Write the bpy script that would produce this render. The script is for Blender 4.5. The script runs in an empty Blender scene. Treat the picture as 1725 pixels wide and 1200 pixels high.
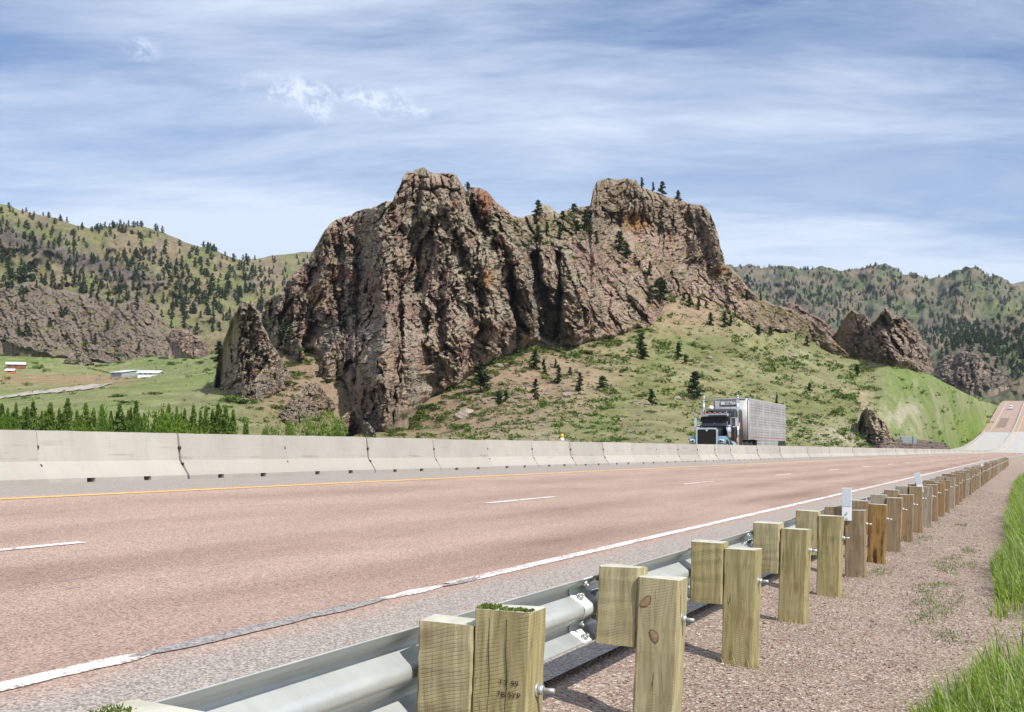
import bpy, bmesh, math, random
import numpy as np
from mathutils import Vector, Matrix
random.seed(7); rng = np.random.default_rng(11)
sc = bpy.context.scene; COL = sc.collection
# ------------------------------------------------------------------ camera facts (photo pixels 1725 x 1200)
F, CX, HY, EZ = 2100.0, 862.5, 760.0, 1.32
TH = math.atan(868.5/F); ST, CT = math.sin(TH), math.cos(TH)

def W(px, py, Y):
    return np.stack([(px-CX)/F*Y, Y+0*px, EZ-(py-HY)/F*Y], -1)

# ------------------------------------------------------------------ road alignment: s along, l to the left
_S = np.arange(-80, 1100, 1.0)
def _sm(t): t = np.clip(t, 0, 1); return t*t*(3-2*t)
_H = TH+.0225*_sm((_S-135)/170)
_i0 = int(80)
_cx = np.concatenate([[0], np.cumsum(np.sin((_H[1:]+_H[:-1])/2))]); _cy = np.concatenate([[0], np.cumsum(np.cos((_H[1:]+_H[:-1])/2))])
_cx -= _cx[_i0]; _cy -= _cy[_i0]
_gs = [-80, 330, 380, 427, 480, 557, 611, 687, 741, 790, 850, 950, 1100]
_gz = [0, 0, .35, 1.15, 3.7, 8.6, 13.3, 21.8, 27.3, 30.6, 31, 26, 10]
_G = np.interp(_S, _gs, _gz)
_k = np.ones(41)/41
_G = np.convolve(np.pad(_G, 20, mode='edge'), _k, 'valid')
def heading(s): return np.interp(s, _S, _H)
def grade(s): return np.interp(s, _S, _G)
def road_z(s, l):
    f = 1-.75*_sm((np.asarray(s, float)-250)/170)
    l = np.asarray(l, float)
    near = 1.065-.065*(l-4.23)*f
    near = np.where(l < 4.23, 1.065-.065*(l-4.23), near)
    hb = 1.065-.065*(13.4-4.23)*f
    opp = hb-.018*(l-13.4)
    h = np.where(l < 13.4, near, opp)
    return EZ-h+grade(s)
def RP(s, l, z=None, dz=0.):
    s = np.asarray(s, float); l = np.asarray(l, float)
    hd = heading(s)
    x = np.interp(s, _S, _cx)-l*np.cos(hd); y = np.interp(s, _S, _cy)+l*np.sin(hd)
    zz = (road_z(s, l) if z is None else np.asarray(z, float)+0*x)+dz
    return np.stack([x+0*zz, y+0*zz, zz], -1)
def proj(P):
    P = np.asarray(P); return CX+F*P[..., 0]/P[..., 1], HY-F*(P[..., 2]-EZ)/P[..., 1]

# ------------------------------------------------------------------ noise
def _hash(ix, iy, seed):
    h = (ix.astype(np.int64)*374761393+iy.astype(np.int64)*668265263+seed*2147483647) & 0xffffffff
    h = ((h ^ (h >> 13))*1274126177) & 0xffffffff
    h = ((h ^ (h >> 16))*2246822519) & 0xffffffff
    return ((h ^ (h >> 15)) & 0xffffff)/float(0x1000000)
def perlin(x, y, seed=0):
    ix = np.floor(x); iy = np.floor(y); fx = x-ix; fy = y-iy
    u = fx*fx*fx*(fx*(fx*6-15)+10); v = fy*fy*fy*(fy*(fy*6-15)+10)
    def g(a, b):
        an = _hash(ix+a, iy+b, seed)*6.2831853
        return np.cos(an)*(fx-a)+np.sin(an)*(fy-b)
    n0 = g(0, 0)*(1-u)+g(1, 0)*u; n1 = g(0, 1)*(1-u)+g(1, 1)*u
    return (n0*(1-v)+n1*v)*1.5
def fbm(x, y, seed=0, o=4, g=.5):
    r = 0; a = 1.; t = 0
    for k in range(o):
        r = r+a*perlin(x*2**k, y*2**k, seed+k*17); t += a; a *= g
    return r/t
def ridged(x, y, seed=0, o=4, g=.55):
    r = 0; a = 1.; t = 0
    for k in range(o):
        r = r+a*(1-2*np.abs(perlin(x*2**k, y*2**k, seed+k*17))); t += a; a *= g
    return r/t
def worley(x, y, seed=0):
    ix = np.floor(x); iy = np.floor(y)
    d1 = np.full(x.shape, 9.); d2 = np.full(x.shape, 9.); cid = np.zeros(x.shape)
    for a in (-1, 0, 1):
        for b in (-1, 0, 1):
            cx = ix+a; cy = iy+b
            px = cx+.12+.76*_hash(cx, cy, seed); py = cy+.12+.76*_hash(cx, cy, seed+91)
            d = np.hypot(px-x, py-y)
            nw = d < d1
            d2 = np.where(nw, d1, np.minimum(d2, d)); cid = np.where(nw, _hash(cx, cy, seed+37), cid)
            d1 = np.where(nw, d, d1)
    return d1, d2, cid
def facets(x, y, seed, tilt=1.):
    """broken rock: every cell is a flat, randomly tilted facet; returns height, distance to the crack"""
    ix = np.floor(x); iy = np.floor(y); d1 = np.full(x.shape, 9.); d2 = np.full(x.shape, 9.); h = np.zeros(x.shape)
    for a in (-1, 0, 1):
        for b in (-1, 0, 1):
            cx = ix+a; cy = iy+b; px = cx+.08+.84*_hash(cx, cy, seed); py = cy+.08+.84*_hash(cx, cy, seed+91); dx = x-px; dy = y-py
            d = np.hypot(dx, dy); nw = d < d1
            hh = _hash(cx, cy, seed+37)+tilt*(dx*(2*_hash(cx, cy, seed+53)-1)+dy*(2*_hash(cx, cy, seed+67)-1))
            d2 = np.where(nw, d1, np.minimum(d2, d)); h = np.where(nw, hh, h); d1 = np.where(nw, d, d1)
    return h, d2-d1
def smooth(a, b, x): return _sm((x-a)/(b-a))
def blur(A, r):
    k = np.exp(-.5*(np.arange(-3*r, 3*r+1)/r)**2); k /= k.sum(); n = len(k)//2
    A = np.apply_along_axis(lambda q: np.convolve(np.pad(q, n, mode='edge'), k, 'valid'), 0, A)
    return np.apply_along_axis(lambda q: np.convolve(np.pad(q, n, mode='edge'), k, 'valid'), 1, A)
def inpoly(X, Y, P):
    r = np.zeros(X.shape, bool); n = len(P)
    for i in range(n):
        x0, y0 = P[i]; x1, y1 = P[(i+1) % n]
        if y0 == y1: continue
        c = ((Y >= min(y0, y1)) & (Y < max(y0, y1))) & (X < x0+(Y-y0)*(x1-x0)/(y1-y0))
        r ^= c
    return r
def dpoly(X, Y, P):
    d = np.full(X.shape, 1e9)
    for (x0, y0), (x1, y1) in zip(P[:-1], P[1:]):
        dx, dy = x1-x0, y1-y0; t = np.clip(((X-x0)*dx+(Y-y0)*dy)/(dx*dx+dy*dy+1e-9), 0, 1)
        d = np.minimum(d, np.hypot(X-x0-t*dx, Y-y0-t*dy))
    return d
def pl(P, x):
    P = np.array(P, float); return np.interp(x, P[:, 0], P[:, 1])

# ------------------------------------------------------------------ mesh helpers
def mk(name, V, Q=None, T=None, mat=None, parent=None, smooth_=False, cols=None, uv=None, midx=None, link=True):
    V = np.ascontiguousarray(np.asarray(V, np.float32).reshape(-1, 3))
    me = bpy.data.meshes.new(name); me.vertices.add(len(V)); me.vertices.foreach_set('co', V.ravel())
    loops = []; starts = []; n = 0; np_ = 0
    for A, k in ((Q, 4), (T, 3)):
        if A is None or len(A) == 0: continue
        A = np.asarray(A, np.int32).reshape(-1, k)
        loops.append(A.ravel()); starts.append(n+np.arange(len(A))*k); n += A.size; np_ += len(A)
    L = np.concatenate(loops); S_ = np.concatenate(starts).astype(np.int32)
    me.loops.add(len(L)); me.loops.foreach_set('vertex_index', L.astype(np.int32))
    me.polygons.add(np_); me.polygons.foreach_set('loop_start', S_)
    if smooth_: me.polygons.foreach_set('use_smooth', np.ones(np_, bool))
    else: me.polygons.foreach_set('use_smooth', np.zeros(np_, bool))
    if uv is not None:
        ul = me.uv_layers.new(name='UVMap'); ul.data.foreach_set('uv', np.asarray(uv, np.float32).reshape(-1, 2)[L].ravel())
    if cols is not None:
        c = np.ones((len(V), 4), np.float32); c[:, :3] = np.asarray(cols, np.float32).reshape(-1, 3)
        at = me.color_attributes.new('Col', 'FLOAT_COLOR', 'POINT'); at.data.foreach_set('color', c.ravel())
    for m in (mat if isinstance(mat, (list, tuple)) else [mat]):
        if m: me.materials.append(m)
    if midx is not None: me.polygons.foreach_set('material_index', np.asarray(midx, np.int32))
    me.update(calc_edges=True); me.validate()
    if not link: return me
    o = bpy.data.objects.new(name, me); COL.objects.link(o)
    if parent: o.parent = parent
    return o
def grid_q(nr, nc):
    i = np.arange(nr*nc).reshape(nr, nc)
    return np.stack([i[:-1, :-1], i[:-1, 1:], i[1:, 1:], i[1:, :-1]], -1).reshape(-1, 4)
def grid(name, P, mat, parent=None, cols=None, uv=None, sm=True, flip=False):
    nr, nc = P.shape[:2]; q = grid_q(nr, nc)
    if flip: q = q[:, ::-1]
    return mk(name, P, q, mat=mat, parent=parent, smooth_=sm, cols=cols, uv=uv)
def bm_obj(name, bm, mat, parent=None, sm=False, link=True):
    me = bpy.data.meshes.new(name); bmesh.ops.recalc_face_normals(bm, faces=bm.faces); bm.to_mesh(me); bm.free()
    for m in (mat if isinstance(mat, (list, tuple)) else [mat]): me.materials.append(m)
    if sm: me.polygons.foreach_set('use_smooth', np.ones(len(me.polygons), bool))
    if not link: return me
    o = bpy.data.objects.new(name, me); COL.objects.link(o)
    if parent: o.parent = parent
    return o
def box(bm, x0, x1, y0, y1, z0, z1, bev=0, mi=0):
    vs = [bm.verts.new(p) for p in ((x0, y0, z0), (x1, y0, z0), (x1, y1, z0), (x0, y1, z0), (x0, y0, z1), (x1, y0, z1), (x1, y1, z1), (x0, y1, z1))]
    fs = [bm.faces.new([vs[i] for i in f]) for f in ((3, 2, 1, 0), (4, 5, 6, 7), (0, 1, 5, 4), (1, 2, 6, 5), (2, 3, 7, 6), (3, 0, 4, 7))]
    for f in fs: f.material_index = mi
    if bev:
        es = list({e for f in fs for e in f.edges})
        bmesh.ops.bevel(bm, geom=es, offset=bev, segments=2, affect='EDGES')
    return vs
def tube(bm, a, b, r0, r1=None, n=12, cap=True, mi=0):
    a = Vector(a); b = Vector(b); r1 = r0 if r1 is None else r1
    d = (b-a).normalized(); u = d.orthogonal().normalized(); v = d.cross(u)
    A = []; B = []
    for i in range(n):
        t = 2*math.pi*i/n; q = u*math.cos(t)+v*math.sin(t)
        A.append(bm.verts.new(a+q*r0)); B.append(bm.verts.new(b+q*r1))
    for i in range(n):
        f = bm.faces.new((A[i], A[(i+1) % n], B[(i+1) % n], B[i])); f.material_index = mi; f.smooth = True
    if cap:
        f = bm.faces.new(A[::-1]); f.material_index = mi; f = bm.faces.new(B); f.material_index = mi
def prism(bm, pts, x0, x1, mi=0, ax=0):
    """outline pts (p,q) extruded along axis ax from x0 to x1"""
    def mkp(x, p): return ((x, p[0], p[1]), (p[0], x, p[1]), (p[0], p[1], x))[ax]
    A = [bm.verts.new(mkp(x0, p)) for p in pts]; B = [bm.verts.new(mkp(x1, p)) for p in pts]
    n = len(pts)
    for i in range(n): f = bm.faces.new((A[i], A[(i+1) % n], B[(i+1) % n], B[i])); f.material_index = mi
    f = bm.faces.new(A[::-1]); f.material_index = mi; f = bm.faces.new(B); f.material_index = mi
def tag(o, label=None, cat=None, group=None, kind=None):
    if label: o['label'] = label
    if cat: o['category'] = cat
    if group: o['group'] = group
    if kind: o['kind'] = kind
    return o
def empty(name, loc, rz=0., label=None, cat=None, group=None):
    o = bpy.data.objects.new(name, None); COL.objects.link(o); o.location = loc; o.rotation_euler = (0, 0, rz)
    return tag(o, label, cat, group)
def copy_tree(o, parent=None):
    c = o.copy(); COL.objects.link(c); c.parent = parent
    for ch in o.children: copy_tree(ch, c)
    return c
def inst(name, me, loc, sc_=(1, 1, 1), rot=(0, 0, 0)):
    o = bpy.data.objects.new(name, me); COL.objects.link(o); o.location = loc; o.scale = sc_; o.rotation_euler = rot
    return o

# ------------------------------------------------------------------ materials
class N:
    def __init__(s, name):
        s.m = bpy.data.materials.new(name); s.m.use_nodes = True; s.t = s.m.node_tree; s.n = s.t.nodes; s.l = s.t.links
        s.b = s.n['Principled BSDF']; s.b.inputs['Roughness'].default_value = .85
        s.b.inputs['Specular IOR Level'].default_value = .25
    def new(s, t, **k):
        q = s.n.new(t)
        for a, v in k.items(): setattr(q, a, v)
        return q
    def put(s, sock, v):
        if hasattr(v, 'is_output') or isinstance(v, bpy.types.NodeSocket): s.l.new(v, sock)
        else: sock.default_value = v
    def coord(s, w='Object'): return s.new('ShaderNodeTexCoord').outputs[w]
    def attr(s, n='Col'): q = s.new('ShaderNodeAttribute'); q.attribute_name = n; return q.outputs['Color']
    def mapp(s, v, scale=(1, 1, 1), loc=(0, 0, 0), rot=(0, 0, 0)):
        q = s.new('ShaderNodeMapping'); s.put(q.inputs['Vector'], v); q.inputs['Scale'].default_value = scale; q.inputs['Rotation'].default_value = rot
        if isinstance(loc, bpy.types.NodeSocket): s.l.new(loc, q.inputs['Location'])
        else: q.inputs['Location'].default_value = loc
        return q.outputs[0]
    def noise(s, v, scale, det=4, rough=.55, dist=0, out=0):
        q = s.new('ShaderNodeTexNoise'); s.put(q.inputs['Vector'], v); q.inputs['Scale'].default_value = scale; q.inputs['Detail'].default_value = det
        q.inputs['Roughness'].default_value = rough; q.inputs['Distortion'].default_value = dist
        return q.outputs[out]
    def vor(s, v, scale, feat='F1', out='Distance', rnd=1):
        q = s.new('ShaderNodeTexVoronoi'); q.feature = feat; s.put(q.inputs['Vector'], v); q.inputs['Scale'].default_value = scale; q.inputs['Randomness'].default_value = rnd
        return q.outputs[out]
    def ramp(s, v, st, interp='LINEAR'):
        q = s.new('ShaderNodeValToRGB'); s.put(q.inputs[0], v); r = q.color_ramp; r.interpolation = interp
        while len(r.elements) < len(st): r.elements.new(.5)
        for e, (p, c) in zip(r.elements, st):
            e.position = p; e.color = (c, c, c, 1) if isinstance(c, (int, float)) else (*c, 1)
        return q.outputs[0]
    def math(s, op, a, b=0, c=None):
        q = s.new('ShaderNodeMath', operation=op); s.put(q.inputs[0], a); s.put(q.inputs[1], b)
        if c is not None: s.put(q.inputs[2], c)
        return q.outputs[0]
    def mix(s, f, a, b, mode='MIX'):
        q = s.new('ShaderNodeMix', data_type='RGBA', blend_type=mode)
        s.put(q.inputs[0], f)
        for i, v in ((6, a), (7, b)):
            s.put(q.inputs[i], v if isinstance(v, bpy.types.NodeSocket) else (*v, 1) if len(v) == 3 else v)
        return q.outputs[2]
    def bump(s, h, dist=.1, st=1., nrm=None):
        q = s.new('ShaderNodeBump'); s.put(q.inputs['Height'], h); q.inputs['Distance'].default_value = dist; q.inputs['Strength'].default_value = st
        if nrm is not None: s.l.new(nrm, q.inputs['Normal'])
        return q.outputs[0]
    def sep(s, v): q = s.new('ShaderNodeSeparateXYZ'); s.put(q.inputs[0], v); return q.outputs
    def comb(s, x, y, z):
        q = s.new('ShaderNodeCombineXYZ'); s.put(q.inputs[0], x); s.put(q.inputs[1], y); s.put(q.inputs[2], z); return q.outputs[0]
    def rand(s): return s.new('ShaderNodeObjectInfo').outputs['Random']
    def done(s, col, nrm=None, rough=None, metal=None, spec=None):
        s.put(s.b.inputs['Base Color'], col if isinstance(col, bpy.types.NodeSocket) else (*col, 1))
        if nrm is not None: s.l.new(nrm, s.b.inputs['Normal'])
        if rough is not None: s.put(s.b.inputs['Roughness'], rough)
        if metal is not None: s.put(s.b.inputs['Metallic'], metal)
        if spec is not None: s.put(s.b.inputs['Specular IOR Level'], spec)
        return s.m
def plain(name, col, rough=.6, metal=0, spec=.4, var=.12, sc_=6):
    n = N(name); c = n.noise(n.coord(), sc_, 5)
    k = n.ramp(c, [(.3, 1-var), (.7, 1+var)])
    return n.done(n.mix(1., (*col,), k, 'MULTIPLY'), rough=rough, metal=metal, spec=spec)

def text_obj(name, body, size, mat, parent, loc, rot, ext=.0003, align='LEFT', spacing=1.1, sx=1.):
    cu = bpy.data.curves.new(name, 'FONT'); cu.body = body; cu.size = size; cu.extrude = ext; cu.align_x = align; cu.space_character = spacing
    t = bpy.data.objects.new(name, cu); COL.objects.link(t); bpy.context.view_layer.update()
    me = bpy.data.meshes.new_from_object(t.evaluated_get(bpy.context.evaluated_depsgraph_get())); bpy.data.objects.remove(t); bpy.data.curves.remove(cu)
    me.name = name; me.materials.clear(); me.materials.append(mat); o = bpy.data.objects.new(name, me); COL.objects.link(o); o.parent = parent; o.location = loc; o.rotation_euler = rot; o.scale = (sx, 1, 1); return o
SUN_E, SKY_S, EXPO = 4.9, .092, .2; SKY_T = (.66, .88, 1.15); CLOUD = (8.0, 8.9, 10.4); HAZE = 0.000048
# ------------------------------------------------------------------ material library
def mat_road(name, base, var, cell=55, wheel=False, median=False):
    n = N(name); uv = n.coord('UV'); x = n.sep(uv); c3 = n.comb(x[0], x[1], 0.)
    cc = n.vor(c3, cell, out='Color'); g = n.sep(cc)[0]
    col = n.mix(n.ramp(g, [(0, 0.), (.5, .5), (1, 1.)]), [b*(1-var) for b in base], [b*(1+var) for b in base])
    g2 = n.sep(cc)[1]
    col = n.mix(n.ramp(g2, [(.82, 0.), (.88, .6)]), col, (.52, .42, .36))
    col = n.mix(n.ramp(n.sep(cc)[2], [(.84, 0.), (.9, .8)]), col, [b*.42 for b in base])
    big = n.noise(n.mapp(c3, (.25, 1.1, 1)), 1., 5, .6)
    col = n.mix(1., col, n.ramp(big, [(.3, .9), (.7, 1.1)]), 'MULTIPLY')
    if wheel:
        w = 0
        st = n.noise(n.mapp(c3, (.18, .9, 1)), 1.3, 4, .6)
        l2 = n.math('ADD', x[1], n.math('MULTIPLY', st, .5))
        band = n.ramp(n.math('MULTIPLY', n.math('SUBTRACT', l2, 4.0), 1/8.),
                      [(0, .05), (.14, 1.), (.24, .1), (.36, .75), (.47, .08), (.59, .6), (.7, .08), (.8, .6), (.93, .05)], 'EASE')
        patch = n.ramp(n.noise(n.mapp(c3, (.12, .8, 1)), 1.0, 3), [(.34, .15), (.62, 1.)])
        f = n.math('MULTIPLY', n.math('MULTIPLY', band, patch), .9)
        col = n.mix(f, col, n.mix(1., col, (.60, .54, .52), 'MULTIPLY'))
        # thin cracks and scuffs running along the lane
        q = n.noise(n.mapp(c3, (.35, 5.5, 1)), 1., 3, .5)
        ln = n.ramp(n.math('ABSOLUTE', n.math('SUBTRACT', q, .5)), [(0, 1.), (.012, 0.)])
        gate = n.ramp(n.noise(n.mapp(c3, (.2, .5, 1)), 1., 2), [(.56, 0.), (.66, .75)])
        col = n.mix(n.math('MULTIPLY', ln, gate), col, (.16, .12, .11))
    if median:
        e = n.math('ADD', x[1], n.math('MULTIPLY', n.noise(c3, 2.2, 5), .5))
        col = n.mix(n.ramp(n.math('MULTIPLY', n.math('SUBTRACT', e, 11.7), .8), [(.22, 0.), (.4, 1.)]), col,
                    n.mix(g, (.23, .20, .175), (.37, .33, .295)))
    if wheel:
        e2 = n.math('ADD', x[1], n.math('MULTIPLY', n.noise(c3, 1.6, 5, .65), .35))
        grey = n.ramp(g, [(0, (.19, .16, .14)), (.5, (.31, .265, .235)), (1, (.43, .375, .335))])
        grey = n.mix(n.ramp(g2, [(.8, 0.), (.86, .7)]), grey, (.52, .46, .40)); grey = n.mix(n.ramp(n.sep(cc)[2], [(.84, 0.), (.9, .8)]), grey, (.15, .125, .115))
        col = n.mix(n.ramp(n.math('MULTIPLY', n.math('SUBTRACT', e2, 3.82), 1.), [(.28, 1.), (.55, 0.)]), col, grey)
    h = n.vor(c3, cell, 'F1')
    nr = n.bump(h, .005, .55)
    return n.done(col, nr, rough=.88, spec=.2)
M_road = mat_road('red_chip_seal', (.395, .278, .22), .30, wheel=True, median=True, cell=85)
M_far = mat_road('far_red_chip_seal', (.37, .262, .212), .12, cell=8)
M_shoulder = mat_road('shoulder_chip_seal', (.37, .295, .262), .34, cell=48)
M_scar = mat_road('line_scar', (.27, .25, .24), .3, cell=60)
M_patch = mat_road('dark_patch', (.22, .15, .13), .2, cell=5)
def mat_slab():
    n = N('bridge_slab_concrete'); uv = n.coord('UV'); c = n.noise(n.mapp(uv, (.05, .8, 1)), 1, 5)
    return n.done(n.mix(c, (.38, .365, .35), (.46, .445, .43)), rough=.9)
M_slab = mat_slab()
def mat_line(name, col, worn, under):
    n = N(name); uv = n.coord('UV'); x = n.sep(uv); c = n.comb(x[0], x[1], 0.)
    v = n.vor(c, 60, out='Color'); s_ = n.sep(v)[0]
    q = n.noise(n.mapp(c, (1.3, 9, 1)), 1., 6, .7)
    f = n.ramp(n.math('ADD', n.math('MULTIPLY', s_, .22), q), [(worn, 1.), (worn+.05, 0.)])
    k = n.mix(s_, [a*.86 for a in col], col)
    return n.done(n.mix(f, k, under), n.bump(n.vor(c, 60), .004, .5), rough=.75)
M_white = mat_line('white_line_paint', (.74, .73, .70), .53, (.33, .24, .21))
M_wornw = mat_line('worn_line_paint', (.74, .73, .70), .60, (.25, .21, .20))
M_yellow = mat_line('yellow_line_paint', (.78, .50, .16), .45, (.38, .26, .2))
def mat_gravel(name, weeds=False):
    n = N(name); uv = n.coord('Object')
    w1 = n.noise(uv, 60, 2, out=1); wv = n.mix(.02, uv, w1)
    c = n.vor(uv, 56, out='Color'); s_ = n.sep(c)
    col = n.ramp(s_[0], [(0, (.15, .095, .07)), (.25, (.28, .19, .14)), (.5, (.375, .26, .195)), (.7, (.36, .285, .23)), (.88, (.50, .42, .345)), (1, (.66, .60, .52))])
    c2 = n.vor(uv, 95, out='Color')
    col = n.mix(.3, col, n.ramp(n.sep(c2)[1], [(0, (.2, .14, .12)), (1, (.42, .33, .28))]))
    big = n.noise(uv, 1.2, 5)
    col = n.mix(1., col, n.ramp(big, [(.3, .9), (.7, 1.12)]), 'MULTIPLY')
    h = n.math('ADD', n.vor(uv, 56), n.math('MULTIPLY', n.vor(uv, 95), .5))
    return n.done(col, n.bump(h, .02, .9), rough=.9, spec=.2)
M_gravel = mat_gravel('pink_gravel')
def mat_terrain(name, sc1=.35, sc2=2.2, bumpd=.5, var=.25):
    n = N(name); o = n.coord('Object'); c = n.attr()
    a = n.noise(o, sc1, 6, .65); b = n.noise(o, sc2, 5, .7)
    k = n.math('ADD', n.math('MULTIPLY', a, .6), n.math('MULTIPLY', b, .4))
    col = n.mix(1., c, n.ramp(k, [(.3, 1-var), (.7, 1+var)]), 'MULTIPLY')
    # small tussocks of dryer / greener grass
    t = n.noise(o, sc2*1.9, 4, .75)
    col = n.mix(n.ramp(t, [(.55, 0.), (.68, .45)]), col, n.mix(1., col, (.62, .80, .48), 'MULTIPLY'))
    col = n.mix(n.ramp(t, [(.32, .4), (.44, 0.)]), col, n.mix(1., col, (1.22, 1.1, 1.05), 'MULTIPLY'))
    nr = n.bump(n.math('ADD', b, n.math('MULTIPLY', t, .7)), bumpd, .9)
    return n.done(col, nr, rough=.95, spec=.1)
M_hill = mat_terrain('hillside_grass', .16, .95, .55, .42)
M_mtn = mat_terrain('mountain_cover', .025, .2, 3.5, .5)
def mat_rock(name, s=1., bd=.5):
    n = N(name); o = n.coord('Object'); c = n.attr()
    a = n.noise(o, .16*s, 6, .65); b = n.noise(n.mapp(o, (1, 1, .45)), .9*s, 7, .72); t = n.noise(o, 3.2*s, 5, .75)
    col = n.mix(1., c, n.ramp(n.math('ADD', n.math('MULTIPLY', a, .45), n.math('MULTIPLY', b, .55)), [(.3, .72), (.5, 1.), (.7, 1.34)]), 'MULTIPLY')
    col = n.mix(1., col, n.ramp(n.noise(o, 5.5*s, 5, .8), [(.34, .68), (.5, 1.), (.66, 1.32)]), 'MULTIPLY')
    li = n.ramp(n.noise(o, .55*s, 8, .75), [(.53, 0.), (.66, .5)])
    col = n.mix(li, col, (.41, .39, .285))
    col = n.mix(n.ramp(t, [(.6, 0.), (.75, .55)]), col, (.44, .40, .34))
    rd = n.ramp(n.noise(n.mapp(o, (1, 1, .5)), .33*s, 5, .7), [(.60, 0.), (.74, .3)])
    col = n.mix(rd, col, (.33, .19, .115))
    v = n.vor(n.mapp(o, (1, 1, .55)), 1.15*s, 'DISTANCE_TO_EDGE')
    v2 = n.vor(n.mapp(o, (1, 1, .6), rot=(.3, .2, .1)), 2.9*s, 'DISTANCE_TO_EDGE')
    crk = n.ramp(v, [(0, 0.), (.09, 1.)]); crk2 = n.ramp(v2, [(0, 0.), (.1, 1.)])
    h = n.math('ADD', n.math('MULTIPLY', b, 1.3), n.math('ADD', n.math('MULTIPLY', crk, .22), n.math('ADD', n.math('MULTIPLY', crk2, .12), n.math('MULTIPLY', t, .35))))
    return n.done(col, n.bump(h, bd, 1.), rough=.95, spec=.12)
M_rock = mat_rock('butte_rock', 1., .9)
M_boulder = mat_rock('boulder_rock', 3., .25)
M_fin = mat_rock('fin_rock', 2., .4)
def mat_leaf(name, a, b, hue=.0, trans=.25, ns=1.7):
    n = N(name); o = n.coord('Object'); k = n.noise(o, ns, 3, .7); r = n.rand()
    col = n.mix(n.ramp(k, [(.35, 0.), (.65, 1.)]), a, b)
    col = n.mix(1., col, n.ramp(r, [(0, (.75, .8, .8)), (1, (1.25, 1.2, 1.1))]), 'MULTIPLY')
    m = n.done(col, rough=.7, spec=.2)
    tr = n.new('ShaderNodeBsdfTranslucent'); n.l.new(col, tr.inputs[0]); ms = n.new('ShaderNodeMixShader'); ms.inputs[0].default_value = trans
    n.l.new(n.b.outputs[0], ms.inputs[1]); n.l.new(tr.outputs[0], ms.inputs[2]); n.l.new(ms.outputs[0], n.n['Material Output'].inputs[0])
    return m
M_pine = mat_leaf('pine_needles', (.028, .05, .018), (.07, .10, .036), trans=.15)
M_farpine = mat_leaf('far_pine_needles', (.022, .042, .018), (.05, .078, .034), trans=.1)
M_shrub = mat_leaf('shrub_leaves', (.05, .095, .014), (.115, .18, .03))
M_bush = mat_leaf('bright_bush_leaves', (.075, .145, .015), (.16, .255, .035))
M_poplar = mat_leaf('column_tree_leaves', (.09, .15, .026), (.20, .28, .055))
M_grass = mat_leaf('grass_blades', (.09, .18, .02), (.30, .40, .07), trans=.35, ns=22)
M_seed = mat_leaf('seed_heads', (.22, .27, .15), (.38, .40, .24), trans=.2, ns=22)
M_weed = mat_leaf('weed_leaves', (.13, .19, .06), (.26, .30, .12))
M_hilltuft = mat_leaf('olive_tussock', (.11, .115, .045), (.22, .195, .10), trans=.1)
M_dry = mat_leaf('dry_grass', (.36, .30, .17), (.5, .43, .27))
M_bark = plain('bark', (.12, .08, .055), .9, var=.3)
def mat_conc():
    n = N('barrier_concrete'); o = n.coord('Object'); r = n.rand(); p = n.sep(o)
    ov = n.comb(n.math('ADD', p[0], n.math('MULTIPLY', r, 37.)), p[1], p[2])
    a = n.noise(ov, 1.4, 6, .65); b = n.noise(n.mapp(ov, (7, 7, .7)), 1.3, 5, .6); sp = n.noise(ov, 45, 3, .7)
    col = n.mix(n.ramp(a, [(.3, 0.), (.7, 1.)]), (.37, .345, .305), (.44, .412, .37))
    col = n.mix(n.ramp(b, [(.54, 0.), (.72, .4)]), col, (.33, .31, .28))
    sc_ = n.math('MULTIPLY', n.ramp(n.noise(n.mapp(ov, (.45, .45, 9)), 1.6, 4, .6), [(.58, 0.), (.66, .55)]), n.ramp(p[2], [(.2, 0.), (.3, 1.), (.62, .6), (.75, 0.)]))
    col = n.mix(sc_, col, (.22, .205, .19))
    rust = n.math('MULTIPLY', n.ramp(n.noise(n.mapp(ov, (.9, .9, 6)), 1.5, 5, .7), [(.55, 0.), (.66, 1.)]), n.ramp(p[2], [(.09, 0.), (.13, 1.), (.24, .8), (.34, 0.)]))
    col = n.mix(n.math('MULTIPLY', rust, .6), col, (.50, .32, .20))
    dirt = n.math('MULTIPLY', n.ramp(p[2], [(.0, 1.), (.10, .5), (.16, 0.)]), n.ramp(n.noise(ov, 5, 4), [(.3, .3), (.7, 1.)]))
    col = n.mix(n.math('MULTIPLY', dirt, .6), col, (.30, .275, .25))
    col = n.mix(n.math('MULTIPLY', n.ramp(p[2], [(.1, 1.), (.3, .8), (.36, 0.)]), n.ramp(a, [(.25, .25), (.75, .6)])), col, (.36, .33, .295))  # road dirt, plus darker colour evening out the sunlit lower slope
    col = n.mix(n.ramp(sp, [(.66, 0.), (.72, .5)]), col, (.22, .21, .2))
    tint = n.ramp(r, [(0, .9), (1, 1.06)])
    return n.done(n.mix(1., col, tint, 'MULTIPLY'), n.bump(n.math('ADD', a, n.math('MULTIPLY', sp, .2)), .01, .5), rough=.92, spec=.2)
M_conc = mat_conc()
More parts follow.
